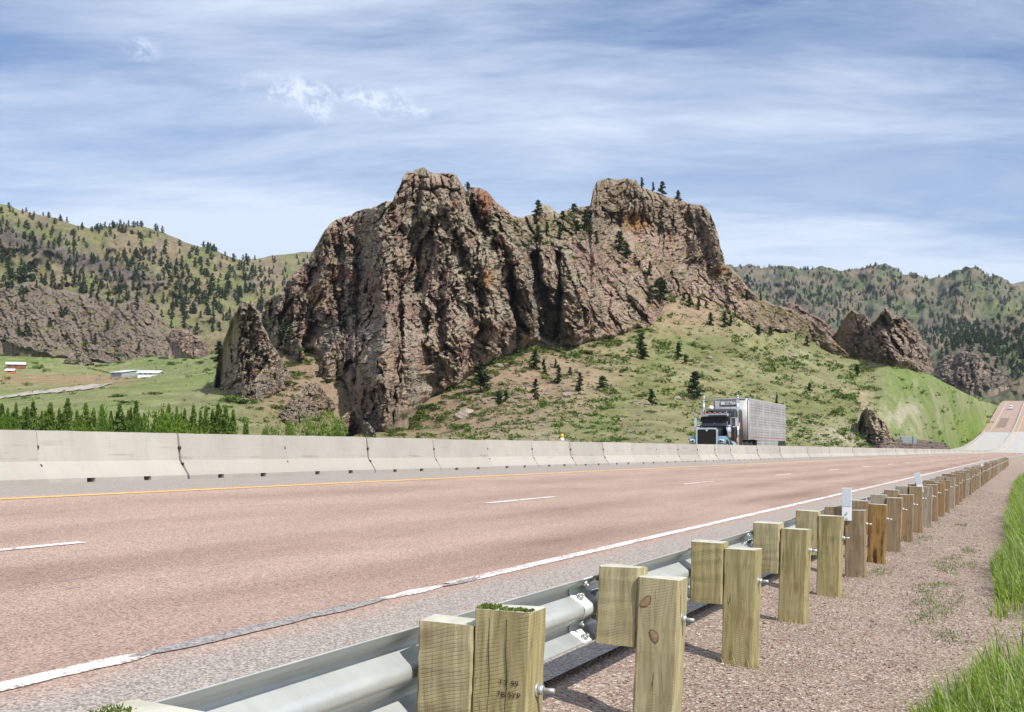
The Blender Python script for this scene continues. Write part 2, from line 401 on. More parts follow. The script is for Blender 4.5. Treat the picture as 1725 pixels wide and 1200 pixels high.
def mat_wood(name, lo, hi, edge=None, saw=.5, tar=0):
    n = N(name); o = n.coord('Object'); r = n.rand(); p = n.sep(o)
    off = n.comb(n.math('MULTIPLY', r, 13.), n.math('MULTIPLY', r, 29.), n.math('MULTIPLY', r, 7.))
    q = n.new('ShaderNodeVectorMath', operation='ADD'); n.put(q.inputs[0], o); n.put(q.inputs[1], off); ov = q.outputs[0]
    warp = n.noise(n.mapp(ov, (5, 5, 2.2)), 1., 3, out=1)
    wv = n.mix(.06, ov, warp)
    gr = n.noise(n.mapp(wv, (46, 46, 2.0)), 1., 5, .6)
    ring = n.noise(n.mapp(wv, (14, 14, .9)), 1., 2, .5)
    col = n.mix(n.ramp(gr, [(.3, 0.), (.7, 1.)]), lo, hi)
    col = n.mix(n.math('MULTIPLY', n.ramp(n.math('ABSOLUTE', n.math('SUBTRACT', n.math('FRACT', n.math('MULTIPLY', ring, 9.)), .5)), [(.3, 0.), (.5, 1.)]), .35), col, [a*.55 for a in lo])
    # saw marks
    sx = n.math('ADD', p[2], n.math('ADD', n.math('MULTIPLY', p[1], .28), n.math('MULTIPLY', n.noise(ov, 3, 2), .035)))
    sw = n.ramp(n.math('FRACT', n.math('MULTIPLY', sx, 75.)), [(0, 1.), (.22, 0.), (.9, 0.), (1, 1.)])
    gate = n.ramp(n.noise(n.mapp(ov, (9, 9, 3)), 1., 3), [(.42, 0.), (.6, 1.)])
    swg = n.math('MULTIPLY', n.math('MULTIPLY', sw, gate), saw)
    col = n.mix(n.math('MULTIPLY', swg, .2), col, [a*.5 for a in lo])
    # knots
    kv = n.vor(n.mapp(ov, (5.2, 5.2, 3.0)), 1., 'F1')
    kn = n.ramp(kv, [(.05, 1.), (.11, .55), (.17, 0.)])
    col = n.mix(n.math('MULTIPLY', kn, .7), col, (.23, .145, .075))
    # stains in long streaks
    stn = n.ramp(n.noise(n.mapp(ov, (11, 11, 1.2)), 1., 4, .6), [(.5, 0.), (.7, .6)])
    col = n.mix(stn, col, [a*.62 for a in lo])
    if edge: col = n.mix(n.ramp(n.noise(n.mapp(ov, (16, 16, .8)), 1., 3), [(.54, 0.), (.66, .5)]), col, edge)
    if tar: col = n.mix(n.math('MULTIPLY', n.ramp(n.noise(n.mapp(ov, (24, 24, 2.5)), 1., 4), [(.48, 0.), (.56, .95)]), n.ramp(p[2], [(0.02, 1.), (.35, .6), (.6, 0.)])), col, (.035, .02, .012))
    # drying checks
    ck = n.noise(n.mapp(ov, (15, 15, .55)), 1., 2, .4)
    ckl = n.math('MULTIPLY', n.ramp(n.math('ABSOLUTE', n.math('SUBTRACT', ck, .52)), [(0, 1.), (.007, 0.)]), n.ramp(n.noise(ov, 4, 2), [(.5, 0.), (.58, 1.)]))
    col = n.mix(n.math('MULTIPLY', ckl, .85), col, (.05, .035, .02))
    h = n.math('SUBTRACT', n.math('ADD', n.math('MULTIPLY', gr, .5), n.math('MULTIPLY', swg, -.6)), ckl)
    return n.done(col, n.bump(h, .004, .8), rough=.88, spec=.15)
M_wood = mat_wood('treated_pine', (.255, .21, .09), (.44, .38, .205))
M_wood2 = mat_wood('pale_pine', (.31, .26, .135), (.49, .43, .265))
M_old = mat_wood('weathered_pine', (.20, .145, .085), (.335, .255, .165), edge=(.40, .20, .055), saw=.15)
M_oldg = mat_wood('grey_pine', (.255, .21, .155), (.40, .35, .275), saw=.15)
M_tar = mat_wood('creosote_pine', (.22, .13, .05), (.36, .22, .085), edge=(.40, .19, .04), saw=.1, tar=1)
def mat_end(): 
    n = N('end_grain'); o = n.coord('Object'); a = n.noise(o, 60, 4); b = n.noise(o, 9, 3)
    return n.done(n.mix(n.ramp(b, [(.35, 0.), (.65, 1.)]), (.40, .385, .30), (.55, .53, .45)), n.bump(a, .004, .6), rough=.9)
M_end = mat_end()
def mat_galv():
    n = N('galvanised_steel'); o = n.coord('UV'); a = n.noise(n.mapp(o, (1.2, 4, 1)), 1.5, 5, .6); b = n.vor(o, 28, out='Color')
    col = n.mix(n.ramp(a, [(.3, 0.), (.7, 1.)]), (.46, .485, .47), (.60, .62, .60))
    col = n.mix(.12, col, n.ramp(n.sep(b)[0], [(0, (.42, .45, .44)), (1, (.66, .68, .66))]))
    st = n.ramp(n.noise(n.mapp(o, (9, 1, 1)), 1., 4), [(.55, 0.), (.75, .35)])
    col = n.mix(st, col, (.42, .42, .38))
    return n.done(col, rough=n.ramp(a, [(.3, .42), (.7, .58)]), metal=.45, spec=.4)
M_galv = mat_galv()
M_bolt = plain('bolt_steel', (.55, .56, .55), .45, .6, .5, .2, 30)
M_recess = plain('recess_dark_iron', (.07, .045, .035), .85, .2, .3, .4, 20)  # loop iron coloured near black to carry the shade of the joint recesses
M_dark = plain('dark_gap', (.03, .028, .026), .9)
M_moss = mat_leaf('moss', (.10, .14, .03), (.20, .24, .07))
M_knot = plain('knot_wood', (.30, .21, .125), .8, var=.3, sc_=60)
M_knotd = plain('knot_ring_wood', (.15, .10, .045), .8, var=.3, sc_=60)
M_ink = plain('burnt_ink', (.035, .028, .018), .8)
M_refl = plain('delineator_plastic', (.80, .80, .80), .45, 0, .5, .05)
M_reflg = plain('reflective_sheet', (.62, .66, .70), .3, .2, .6, .06, 40)
M_amber = plain('amber_reflector', (.80, .42, .02), .35, 0, .6, .05)
# truck
M_alu = plain('trailer_aluminium', (.40, .40, .385), .55, .1, .5, .12, 3)
def mat_alu_dirty():
    n = N('trailer_slats'); o = n.coord(); a = n.noise(n.mapp(o, (1, .5, .5)), 1.1, 5, .65); b = n.noise(n.mapp(o, (1, 3, .6)), 1.7, 4, .7)
    col = n.mix(n.ramp(a, [(.35, 0.), (.65, 1.)]), (.36, .36, .35), (.48, .48, .47))
    col = n.mix(n.ramp(b, [(.56, 0.), (.68, .55)]), col, (.36, .25, .15))
    return n.done(col, rough=.5, metal=.2, spec=.4)
M_slat = mat_alu_dirty()
M_void = plain('trailer_inside', (.035, .033, .03), .9)
M_black = plain('black_truck_paint', (.010, .011, .013), .3, 0, .3, .05)
M_blue = plain('sky_blue_paint', (.12, .26, .34), .4, 0, .35, .06)
M_chrome = plain('chrome', (.78, .78, .78), .12, 1., .5, .03)
M_glass = plain('dark_glass', (.015, .035, .04), .06, 0, .8, .05)
M_grille = plain('grille_mesh', (.015, .012, .01), .6)
M_tyre = plain('tyre_rubber', (.02, .02, .02), .85)
M_lamp = plain('lamp_lens', (.75, .76, .78), .15, 0, .7, .05)
M_orange = plain('orange_lens', (.75, .25, .03), .3, 0, .6, .05)
M_red = plain('red_tape', (.55, .06, .05), .4, 0, .5, .05)
M_wht = plain('white_panel', (.72, .72, .72), .4, 0, .5, .04)
M_carw = plain('white_car_paint', (.80, .80, .80), .25, 0, .6, .03)
M_signback = plain('sign_back', (.30, .37, .35), .5, .3, .4, .12)
M_barn = plain('brown_cabin_wood', (.22, .085, .04), .8, var=.2)
M_barnor = plain('orange_shed_wood', (.55, .16, .05), .7, var=.15)
M_roofp = plain('pale_metal_roof', (.62, .60, .62), .4, .2, .4, .08)
M_roofw = plain('white_metal_roof', (.72, .76, .78), .4, .1, .4, .06)
M_track = plain('track_dirt', (.36, .315, .26), .95, var=.15, sc_=.4)
M_grey = plain('grey_wall', (.30, .31, .34), .7, var=.15)
def mat_window(): return plain('window_glass', (.03, .035, .045), .1, 0, .7, .05)
M_win = mat_window()
# ------------------------------------------------------------------ columns sheets: keys {px: [(row, depth), ...]}
def resample(P, M):
    P = np.array(P, float); r = P[:, 0]; y = np.log(P[:, 1])*70
    d = np.concatenate([[0], np.cumsum(np.hypot(np.diff(r), np.diff(y)))]); t = np.linspace(0, d[-1], M)
    return np.interp(t, d, r), np.exp(np.interp(t, d, y)/70)
def colsheet(keys, pxs, M, sm=3):
    K = sorted(keys); RR = np.array([resample(keys[k], M)[0] for k in K]); YY = np.array([resample(keys[k], M)[1] for k in K])
    R = np.array([np.interp(pxs, K, RR[:, j]) for j in range(M)]); Y = np.array([np.interp(pxs, K, YY[:, j]) for j in range(M)])
    if sm:
        k = np.exp(-.5*(np.arange(-3*sm, 3*sm+1)/sm)**2); k /= k.sum(); n = len(k)//2
        f = lambda q: np.convolve(np.pad(q, n, mode='edge'), k, 'valid')
        R = np.apply_along_axis(f, 1, R); Y = np.apply_along_axis(f, 1, Y)
        k = np.exp(-.5*(np.arange(-6, 7)/2.)**2); k /= k.sum(); n = 6
        R = np.apply_along_axis(f, 0, R); Y = np.apply_along_axis(f, 0, Y)
    return R, Y
def lerp(a, b, f):
    f = np.asarray(f)[..., None]; return np.asarray(a)*(1-f)+np.asarray(b)*f

# ------------------------------------------------------------------ hillside beyond the road
GL = 24.9
_ss = np.arange(-60, 770, 1.); _fp = RP(_ss, GL); _vis = _fp[:, 1] > 8
_fx, _fr = proj(_fp[_vis]); _fY = _fp[_vis][:, 1]
_o = np.maximum.accumulate(_fx); _keep = np.concatenate([[True], np.diff(_o) > .01])
def foot(px): return float(np.interp(px, _fx[_keep], _fr[_keep])), float(np.interp(px, _fx[_keep], _fY[_keep]))
def zr(z, Y): return (HY-F*(z-EZ)/Y, Y)
hk = {
 -420: [zr(-3, 50), zr(-2.6, 80), (735, 120), (712, 170), (690, 230), (672, 290), (650, 400), (630, 500), (610, 600), (585, 700), (560, 800)],
 0: [zr(-3, 50), zr(-2.6, 75), (738, 120), (712, 170), (690, 230), (672, 290), (655, 360), (640, 440), (624, 540), (612, 600), (590, 680), (570, 760)],
 180: [zr(-3, 55), zr(-2.4, 80), (738, 120), (705, 175), (668, 240), (646, 290), (640, 400), (630, 500), (622, 580), (600, 680), (580, 760)],
 350: [zr(-2.6, 60), zr(-2, 85), (738, 120), (705, 175), (668, 230), (642, 270), (622, 310), (612, 450), (605, 600), (600, 700)],
 450: [zr(-2, 62), zr(-1.4, 88), (738, 125), (705, 185), (670, 230), (630, 262), (590, 286), (560, 306), (540, 320)],
 520: [zr(-1, 66), zr(-.6, 90), (744, 125), (736, 185), (706, 228), (640, 254), (596, 278), (560, 305), (540, 320)],
 600: [(749, 105), (744, 165), (738, 238), (700, 250), (650, 261), (620, 269), (580, 290), (540, 325)],
 720: [(749, 105), (741, 170), (724, 228), (680, 248), (620, 276), (560, 312), (530, 335)],
 850: [(749, 115), (705, 208), (640, 256), (600, 276), (540, 315), (520, 330)],
 950: [(750, 115), (690, 216), (620, 264), (575, 288), (500, 338), (470, 362)],
 1100: [(752, 130), (680, 230), (610, 280), (560, 308), (520, 332), (470, 366), (450, 378)],
 1180: [(752, 140), (680, 240), (610, 292), (550, 328), (510, 350), (470, 378), (455, 388)],
 1230: [(752, 150), (680, 245), (600, 300), (550, 330), (515, 352), (490, 370), (480, 380)],
 1300: [(751, 165), (690, 245), (630, 296), (575, 336), (555, 356), (540, 372), (530, 382)],
 1400: [(752, 200), (690, 265), (640, 315), (605, 352), (596, 376), (590, 392)],
 1450: [(754, 230), (690, 285), (640, 328), (612, 356), (604, 378), (600, 392)],
 1500: [(755, 252), (700, 285), (640, 318), (614, 338), (609, 350), (606, 358)],
 1560: [(756, 305), (725, 322), (680, 346), (642, 368), (630, 380), (626, 388)],
 1610: [(756, 385), (725, 398), (690, 414), (660, 430), (652, 440)],
 1640: [(735, 470), (710, 480), (690, 490), (672, 502), (666, 510)],
 1665: [(705, 585), (695, 600), (686, 615), (678, 632), (674, 645)],
 1690: [(681, 700), (679.5, 705), (679, 712), (678, 720)],
 1760: [(676, 745), (676, 750), (676, 755), (676, 760)],
 1900: [(675, 760), (675, 765), (675, 770), (675, 775)],
}
for k in list(hk):
    r, y = foot(k); P = hk[k]
    while P and P[0][1] < y*1.06: P = P[1:]
    if k > 1500: r += 0
    if len(P) < 2: P = [(r-1, y*1.05), (r-1.5, y*1.1)]
    last = P[-1]
    hk[k] = [(r+.25, y*.995), (r, y*1.012)]+P+[(last[0]+3, last[1]*1.03), (last[0]+30, last[1]*1.25)]
HPX = np.arange(-420, 1900.1, 4.); HM = 300
HR, HY_ = colsheet(hk, HPX, HM)
_t = np.linspace(0, 1, HM)[:, None]*np.ones((1, len(HPX)))
P = W(HPX[None, :]+0*HR, HR, HY_)
_amp = np.clip((HY_-HY_[2:3])/60, 0, 1)
_wob = fbm(P[..., 0]/32, P[..., 1]/32, 5, 5)*1.7+fbm(P[..., 0]/9, P[..., 1]/9, 6, 4)*.5+fbm(P[..., 0]/2.6, P[..., 1]/2.6, 7, 3)*.16
_wob = _wob*_amp*(1-.82*smooth(1450, 1530, HPX))[None, :]
P[..., 2] += _wob
HP = P.copy()
_hx, _hr = proj(P)
# cover colour by place
_hxx = proj(P)[0]; _w = smooth(1440, 1540, _hxx); _a = P[..., 0]*ST+P[..., 1]*CT; _b = P[..., 0]*CT-P[..., 1]*ST; _a = _a/(1+6*_w)
_Q = np.stack([_b, _a+_w*P[..., 2]*.0], -1); _P0 = P; P = np.concatenate([_Q, P[..., 2:]], -1)
g1 = fbm(P[..., 0]/26, P[..., 1]/26, 21, 5); g2 = fbm(P[..., 0]/8, P[..., 1]/8, 22, 5); g3 = fbm(P[..., 0]/3, P[..., 1]/3, 23, 4)
GREEN = (.165, .18, .068); PALE = (.25, .24, .125); TAN = (.30, .225, .135); SOIL = (.31, .22, .155); LUSH = (.12, .175, .04); CHALK = (.40, .355, .275)
P = _P0; X_, R_ = _hx, _hr
f = smooth(-.25, .35, g1+.5*g2)
C = lerp(PALE, GREEN, f)
tan = np.exp(-(((X_-900)/190)**2+((R_-640)/70)**2))*1.0+np.exp(-(((X_-520)/130)**2+((R_-650)/60)**2))*1.1+np.exp(-(((X_-760)/150)**2+((R_-715)/40)**2))*.8+np.exp(-(((X_-1180)/130)**2+((R_-520)/34)**2))*1.2
C = lerp(C, TAN, np.clip(tan*.9+g2*.7+.05, 0, 1)*np.where(X_ < 1500, 1, .5))
C = lerp(C, SOIL, np.clip((tan-.35)*1.3+g3*.9+g1*.5-.1, 0, 1))
# left valley: mown field in front, tan fields behind
lf = smooth(470, 330, X_)
C = lerp(C, lerp((.235, .24, .115), (.185, .225, .08), smooth(-.3, .3, g1+.3*g2)), lf*smooth(735, 700, R_))
fld = lf*smooth(250, 180, X_)*np.exp(-((R_-640)/10)**2); C = lerp(C, (.30, .215, .125), np.clip(fld*1.1+.0, 0, .9))
C = lerp(C, LUSH, lf*np.exp(-((R_-(603+.02*X_))/11)**2)*smooth(-.1, .25, g2+.3*g1)*.9)
# saddle and far right grass are bright
rt = smooth(1440, 1520, X_)
C = lerp(C, lerp((.245, .26, .125), (.165, .215, .07), smooth(-.2, .3, g2+g1)), rt*.9)
C = lerp(C, (.17, .24, .045), np.exp(-((X_-1640)/40)**2)*smooth(680, 720, R_)*.8)
chalk = np.exp(-(((X_-1530)/60)**2+((R_-700)/22)**2))*.9+np.exp(-(((X_-1420)/60)**2+((R_-735)/26)**2))*1.0+np.exp(-(((X_-1330)/50)**2+((R_-605)/12)**2))*.7+np.exp(-(((X_-900)/120)**2+((R_-735)/14)**2))*.6
C = lerp(C, CHALK, np.clip(chalk+g3*1.3+g2*.5-.35, 0, .85))
gul = np.exp(-((X_-(1150-(R_-560)*.9))/26)**2)*smooth(560, 600, R_)*smooth(760, 700, R_)
C = lerp(C, LUSH, np.clip(gul*.7*(.7+g3), 0, .6))
C = lerp(C, (.33, .265, .175), np.exp(-((X_-(1452+(R_-655)*.12))/10)**2)*smooth(645, 660, R_)*smooth(720, 695, R_)*.9)
shr = smooth(.22, .42, g3+.35*g2)*smooth(1520, 1440, X_)*smooth(400, 470, X_)
C = lerp(C, (.12, .135, .05), shr*.55)
hill = grid('hillside', P, M_hill, cols=C, flip=False); tag(hill, 'green and tan grassy hillside rising from the highway to the cliffs', 'hillside', kind='structure')
def hill_depth(px, row):
    px = np.asarray(px, float); row = np.asarray(row, float); out = np.zeros(np.broadcast(px, row).shape)
    pf = np.broadcast_to(px, out.shape).ravel(); rf = np.broadcast_to(row, out.shape).ravel(); o = out.ravel()
    mono = hill_depth.mono; n = len(HPX)
    for i in range(len(o)):
        j = int(np.clip((pf[i]-HPX[0])/4, 0, n-1)); o[i] = np.interp(-rf[i], -mono[:, j], HY_[:, j])
    return out.reshape(np.broadcast(px, row).shape)
hill_depth.mono = np.minimum.accumulate(HR[5:]-0, 0); hill_depth.mono = np.concatenate([HR[:5], hill_depth.mono])
for j in range(len(HPX)): hill_depth.mono[:, j] = np.minimum.accumulate(hill_depth.mono[:, j])-np.arange(HM)*1e-5

# ------------------------------------------------------------------ mountains
def mountain(name, keys, px0, px1, step, M, amp, seed, colf, jag, label, sc_=1., drop=.45, mat=None):
    pxs = np.arange(px0, px1+.1, step)
    for k in keys:
        l = keys[k][-1]; p0 = keys[k][-2]
        keys[k] = keys[k]+[(l[0]+4, l[1]*1.04), (l[0]+(760-l[0])*.5, l[1]*1.3), (770, l[1]*1.55)]
    R, Y = colsheet(keys, pxs, M, 3)
    X = pxs[None, :]+0*R; t = np.linspace(0, 1, M)[:, None]
    gl = ridged(X/(95*sc_)+R/(160*sc_), R/(120*sc_), seed, 5)
    sm = fbm(X/(16*sc_), R/(13*sc_), seed+3, 4)
    fc, kc = facets(X/(15*sc_), R/(11*sc_), seed+20, 1.5); rk = smooth(.0, .3, fbm(X/(40*sc_), R/(26*sc_), seed+21, 4)); Y2 = Y*(1-amp*gl*.5-amp*.2*sm-amp*.05*rk*(fc+.4*np.minimum(kc*3, 1)))
    R2 = R-(ridged(X/(70*sc_), R/(55*sc_)+seed, seed+9, 5)-.2)*jag*smooth(700, 540, R)
    P = W(X, R2, Y2); C = colf(X, R2, seed, sm, gl); C = lerp(C, ROCKY[0] if px0 < 1000 else ROCKY[1], rk*smooth(-.2, .3, fbm(X/9, R/8, seed+25, 4))*.8)
    o = grid(name, P, mat or M_mtn, cols=C); tag(o, label, 'mountain', kind='structure'); return o
ROCKY = ((.20, .15, .13), (.135, .115, .115))
def col_left(X, R, s, sm, gl):
    a = fbm(X/60, R/40, s+1, 5); b = fbm(X/18, R/13, s+2, 5); c = fbm(X/6, R/5, s+4, 4)
    C = lerp((.27, .215, .125), (.19, .205, .075), smooth(-.3, .3, a+.4*b))
    C = lerp(C, (.17, .22, .06), np.exp(-((R-(372+.35*X))/14)**2)*smooth(170, 60, X)*.8)
    band = np.exp(-((R-(395+.33*(X)))/22)**2)*smooth(330, 220, X)*1.2
    C = lerp(C, (.10, .082, .08), np.clip(band+b*.8+c*.4-.2, 0, .9))
    C = lerp(C, (.225, .17, .14), np.clip(smooth(.0, .45, c*.7+b*.8)*.7, 0, 1))
    return C
def col_right(X, R, s, sm, gl):
    a = fbm(X/50, R/36, s+1, 5); b = fbm(X/15, R/12, s+2, 5); c = fbm(X/5, R/4, s+4, 4)
    C = lerp((.19, .155, .105), (.115, .14, .065), smooth(-.3, .3, a+.4*b))
    C = lerp(C, (.125, .105, .10), smooth(.05, .4, b+.5*c)*.75)
    C = lerp(C, (.165, .19, .075), np.exp(-(((X-1690)/40)**2+((R-510)/22)**2))*.8)
    return C
mountain('left_mountain', {
 -500: [(610, 690), (540, 850), (450, 1000), (360, 1180), (250, 1400)],
 0: [(615, 690), (560, 820), (500, 930), (430, 1050), (380, 1160), (340, 1330)],
 90: [(615, 690), (560, 820), (500, 940), (440, 1060), (400, 1180), (364, 1330)],
 150: [(615, 690), (560, 820), (500, 950), (450, 1070), (415, 1180), (384, 1330)],
 200: [(615, 690), (560, 820), (500, 950), (450, 1070), (415, 1180), (379, 1350)],
 245: [(615, 690), (560, 830), (500, 960), (450, 1080), (415, 1190), (378, 1360)],
 310: [(615, 700), (560, 850), (510, 980), (460, 1100), (430, 1210), (402, 1370)],
 360: [(615, 710), (560, 860), (515, 1000), (470, 1120), (445, 1220), (419, 1370)],
 420: [(615, 720), (560, 880), (520, 1020), (485, 1130), (460, 1230), (440, 1370)],
 500: [(615, 740), (570, 900), (535, 1040), (505, 1150), (490, 1240), (478, 1360)],
 600: [(615, 760), (590, 920), (565, 1060), (545, 1170), (535, 1260), (528, 1360)]},
 -500, 600, 2.5, 240, .11, 31, col_left, 5, 'tall tan and green mountainside dotted with pines')
mountain('far_left_mountain', {
 330: [(500, 1500), (470, 1600), (440, 1750)], 430: [(500, 1500), (460, 1600), (430, 1800)], 470: [(500, 1500), (455, 1620), (423, 1820)],
 530: [(500, 1500), (455, 1620), (417, 1840)], 620: [(500, 1500), (455, 1620), (414, 1840)], 760: [(500, 1500), (460, 1620), (440, 1840)]},
 330, 760, 3., 90, .05, 41, col_left, 3, 'second pine dotted mountain slope behind the first')
mountain('right_mountain', {
 1100: [(690, 1150), (600, 1500), (520, 1900), (470, 2250), (452, 2500)], 1230: [(690, 1150), (600, 1500), (520, 1900), (470, 2250), (449, 2500)],
 1290: [(690, 1150), (600, 1500), (520, 1900), (475, 2250), (449, 2500)], 1345: [(690, 1150), (600, 1500), (520, 1900), (475, 2250), (453, 2500)],
 1400: [(690, 1150), (600, 1500), (530, 1900), (480, 2250), (452, 2450)], 1440: [(690, 1150), (600, 1500), (530, 1900), (480, 2250), (456, 2450)],
 1480: [(690, 1150), (600, 1500), (530, 1900), (480, 2200), (445, 2400)], 1520: [(690, 1150), (600, 1500), (530, 1900), (485, 2200), (457, 2400)],
 1560: [(690, 1150), (600, 1500), (530, 1900), (490, 2200), (468, 2400)], 1595: [(690, 1150), (600, 1500), (530, 1900), (490, 2200), (465, 2380)],
 1617: [(690, 1150), (600, 1500), (530, 1850), (485, 2150), (454, 2350)], 1635: [(690, 1150), (600, 1500), (530, 1850), (480, 2150), (445, 2330)],
 1655: [(690, 1150), (600, 1500), (530, 1850), (490, 2150), (457, 2330)], 1690: [(690, 1150), (600, 1500), (530, 1850), (500, 2150), (472, 2330)],
 1730: [(690, 1150), (600, 1500), (540, 1850), (510, 2150), (490, 2330)], 1850: [(690, 1150), (600, 1500), (560, 1850), (530, 2150), (515, 2330)], 2100: [(690, 1150), (600, 1500), (560, 1850), (530, 2150), (500, 2330)]},
 1100, 2100, 2.5, 240, .13, 51, col_right, 13, 'long pine covered mountain ridge on the horizon')
mountain('far_right_mountain', {1640: [(600, 4200), (520, 4600), (480, 5200)], 1700: [(600, 4200), (520, 4600), (468, 5200)], 1740: [(600, 4200), (520, 4600), (462, 5200)], 1900: [(600, 4200), (520, 4600), (440, 5200)], 2200: [(600, 4200), (520, 4600), (450, 5200)]},
 1640, 2200, 4., 60, .05, 61, col_right, 3, 'dark blue distant mountain behind the others')
mountain('right_foothill', {
 1470: [(700, 850), (680, 900), (660, 980), (645, 1040)], 1540: [(700, 820), (670, 900), (640, 980), (618, 1040)], 1580: [(700, 800), (665, 880), (625, 980), (590, 1080)],
 1610: [(700, 790), (660, 870), (610, 980), (570, 1120)], 1640: [(700, 790), (655, 870), (600, 980), (552, 1150)], 1680: [(700, 790), (655, 870), (600, 980), (535, 1180)],
 1725: [(700, 790), (655, 870), (595, 980), (518, 1200)], 1850: [(700, 790), (640, 870), (570, 980), (480, 1200)], 2100: [(700, 790), (620, 870), (540, 980), (440, 1200)]},
 1470, 2100, 2.5, 180, .09, 71, col_right, 5, 'brown foothill with rocks and pines beside the far highway')

# ------------------------------------------------------------------ the valley floor to the horizon
def disc():
    n = 96; rr = [30, 120, 400, 1200, 3000, 9000]; V = []
    for i, r in enumerate(rr):
        a = np.linspace(0, 2*np.pi, n, endpoint=False); V.append(np.stack([r*np.cos(a), r*np.sin(a), np.full(n, -4.6-.0*i)], 1))
    V = np.concatenate(V); Q = []
    for i in range(len(rr)-1):
        for j in range(n): Q.append((i*n+j, i*n+(j+1) % n, (i+1)*n+(j+1) % n, (i+1)*n+j))
    V = np.concatenate([V, [[0, 0, -4.6]]]); T = [(len(V)-1, j, (j+1) % n) for j in range(n)]
    o = mk('ground', V, Q, T, M_hill, cols=np.tile((.25, .27, .10), (len(V), 1))[:, ::-1]*0+np.array((.17, .18, .075)))
    tag(o, 'flat grassy valley floor', 'ground', kind='structure')
disc()
# ------------------------------------------------------------------ rock sheets
TAN_R = (.54, .415, .295); PURP = (.36, .215, .195); RED = (.36, .15, .09); ORG = (.50, .26, .095); LICH = (.58, .535, .37); PINK = (.52, .35, .295); GREYR = (.45, .375, .30)
def rock_noise(U, Vv, s, seed, big=1.):
    """rounded, cracked columns; U across, Vv along the ribs, s in photo px"""
    wx = fbm(U/(70*s), Vv/(90*s), seed+1, 3)*22*s; wy = fbm(U/(60*s), Vv/(90*s), seed+2, 3)*22*s
    jx = fbm(U/(7*s), Vv/(8*s), seed+3, 2)*1.3*s; jy = fbm(U/(7*s), Vv/(8*s), seed+4, 2)*1.5*s
    u = U+wx+jx; v = Vv+wy+jy
    h0, k0 = facets(u/(33*s), v/(125*s), seed, 1.2); h1, k1 = facets((u+.06*v)/(16*s), (v-.2*u)/(44*s), seed+5, 1.4); h2, k2 = facets((u-.2*v)/(7.5*s), (v+.3*u)/(11*s), seed+9, 1.6); h3, k3 = facets((u+.3*v)/(4.2*s), (v-.2*u)/(6*s), seed+14, 1.4)
    c0 = np.minimum(k0*4., 1)**.7; c1 = np.minimum(k1*3.5, 1)**.7; c2 = np.minimum(k2*3., 1)**.7
    A = big*(4.4*h0+0.8*c0)+2.6*h1+.5*c1+1.25*h2+.24*c2+.6*h3
    A = A+1.3*ridged(u/(26*s), v/(44*s), seed+12, 6, .62)
    return A-4.2*big
def profile(keys, X, R, base):
    K = sorted(keys); n = len(K); x = X[0]; out = None
    yb = np.array([float(hill_depth(k, keys[k][0][0])) if base is None else float(base) for k in K])
    for i, k in enumerate(K):
        P = np.array(keys[k], float); r = -P[:, 0]; w = np.interp(x, K, np.eye(n)[i])
        if w.max() <= 0: continue
        m = w > 0; y = np.zeros_like(R); y[:, m] = yb[i]+np.interp(-R[:, m], r, P[:, 1])-P[0, 1]
        out = y*w if out is None else out+y*w
    return out
def rocksheet(name, top, bot, keys, step, nv, feat, colf, jag=3., thick=45., rnd=4., mat=None, base=None, side=12., skirt=14., jseed=3, sink=5., xdis=.95):
    x0, x1 = top[0][0], top[-1][0]; pxs = np.arange(x0, x1+.01, step)
    tr = pl(top, pxs)+fbm(pxs/26., 0*pxs, jseed, 5)*jag*1.6+np.abs(perlin(pxs/7., 0*pxs, jseed+4))*jag*.8
    br = pl(bot, pxs)+fbm(pxs/20., 0*pxs, jseed+8, 5)*13
    tr = np.minimum(tr, br-3)
    v = np.linspace(0, 1, nv)**.95
    R = br[None]+(tr-br)[None]*v[:, None]; X = pxs[None]+0*R
    Y = profile(keys, X, R, base)
    kk = max(2, int(9/step)); Y = np.apply_along_axis(lambda q: np.convolve(np.pad(q, kk, mode='edge'), np.ones(2*kk+1)/(2*kk+1), 'valid'), 1, Y)
    yb = Y[0]+4; yt = Y[-1]; Y = Y+sink*(1-smooth(0, .05, v))[:, None]
    Fm = feat(X, R, v)
    Y = Y-Fm+rnd*(1-np.sqrt(1-np.clip((v-.93)/.07, 0, 1)**2))[:, None]
    C = colf(X, R)
    if xdis:   # break up flanks that are seen edge on
        nx = rock_noise(Y*7., R, .8, jseed+600, .5); nx = nx-nx.mean(); X = X+np.clip(nx*xdis, -9, 9)*smooth(0, .06, v)[:, None]*smooth(1., .93, v)[:, None]
    xa, ra, ya, ca = [X], [R], [Y], [C]
    pre = (X[:1], R[:1]+skirt, yb[None]+1.5, C[:1])
    post = [(X[:1], tr[None]+a, (yt+d)[None], C[-1:]) for a, d in ((5, thick*.25), (14, thick*.45))]+[(X[:1], (tr+(br-tr)*.5)[None], (yt+thick*.8)[None], C[-1:]), (X[:1], (br+20)[None], (yt+thick)[None], C[-1:])]
    X = np.concatenate([pre[0], X]+[p[0] for p in post]); R = np.concatenate([pre[1], R]+[p[1] for p in post]); Y = np.concatenate([pre[2], Y]+[p[2] for p in post]); C = np.concatenate([pre[3], C]+[p[3] for p in post])
    # close the flanks
    X = np.concatenate([X[:, :1], X, X[:, -1:]], 1); R = np.concatenate([R[:, :1]+4, R, R[:, -1:]+4], 1); Y = np.concatenate([Y[:, :1]+side, Y, Y[:, -1:]+side], 1); C = np.concatenate([C[:, :1], C, C[:, -1:]], 1)
    return grid(name, W(X, R, Y), mat or M_rock, cols=C)

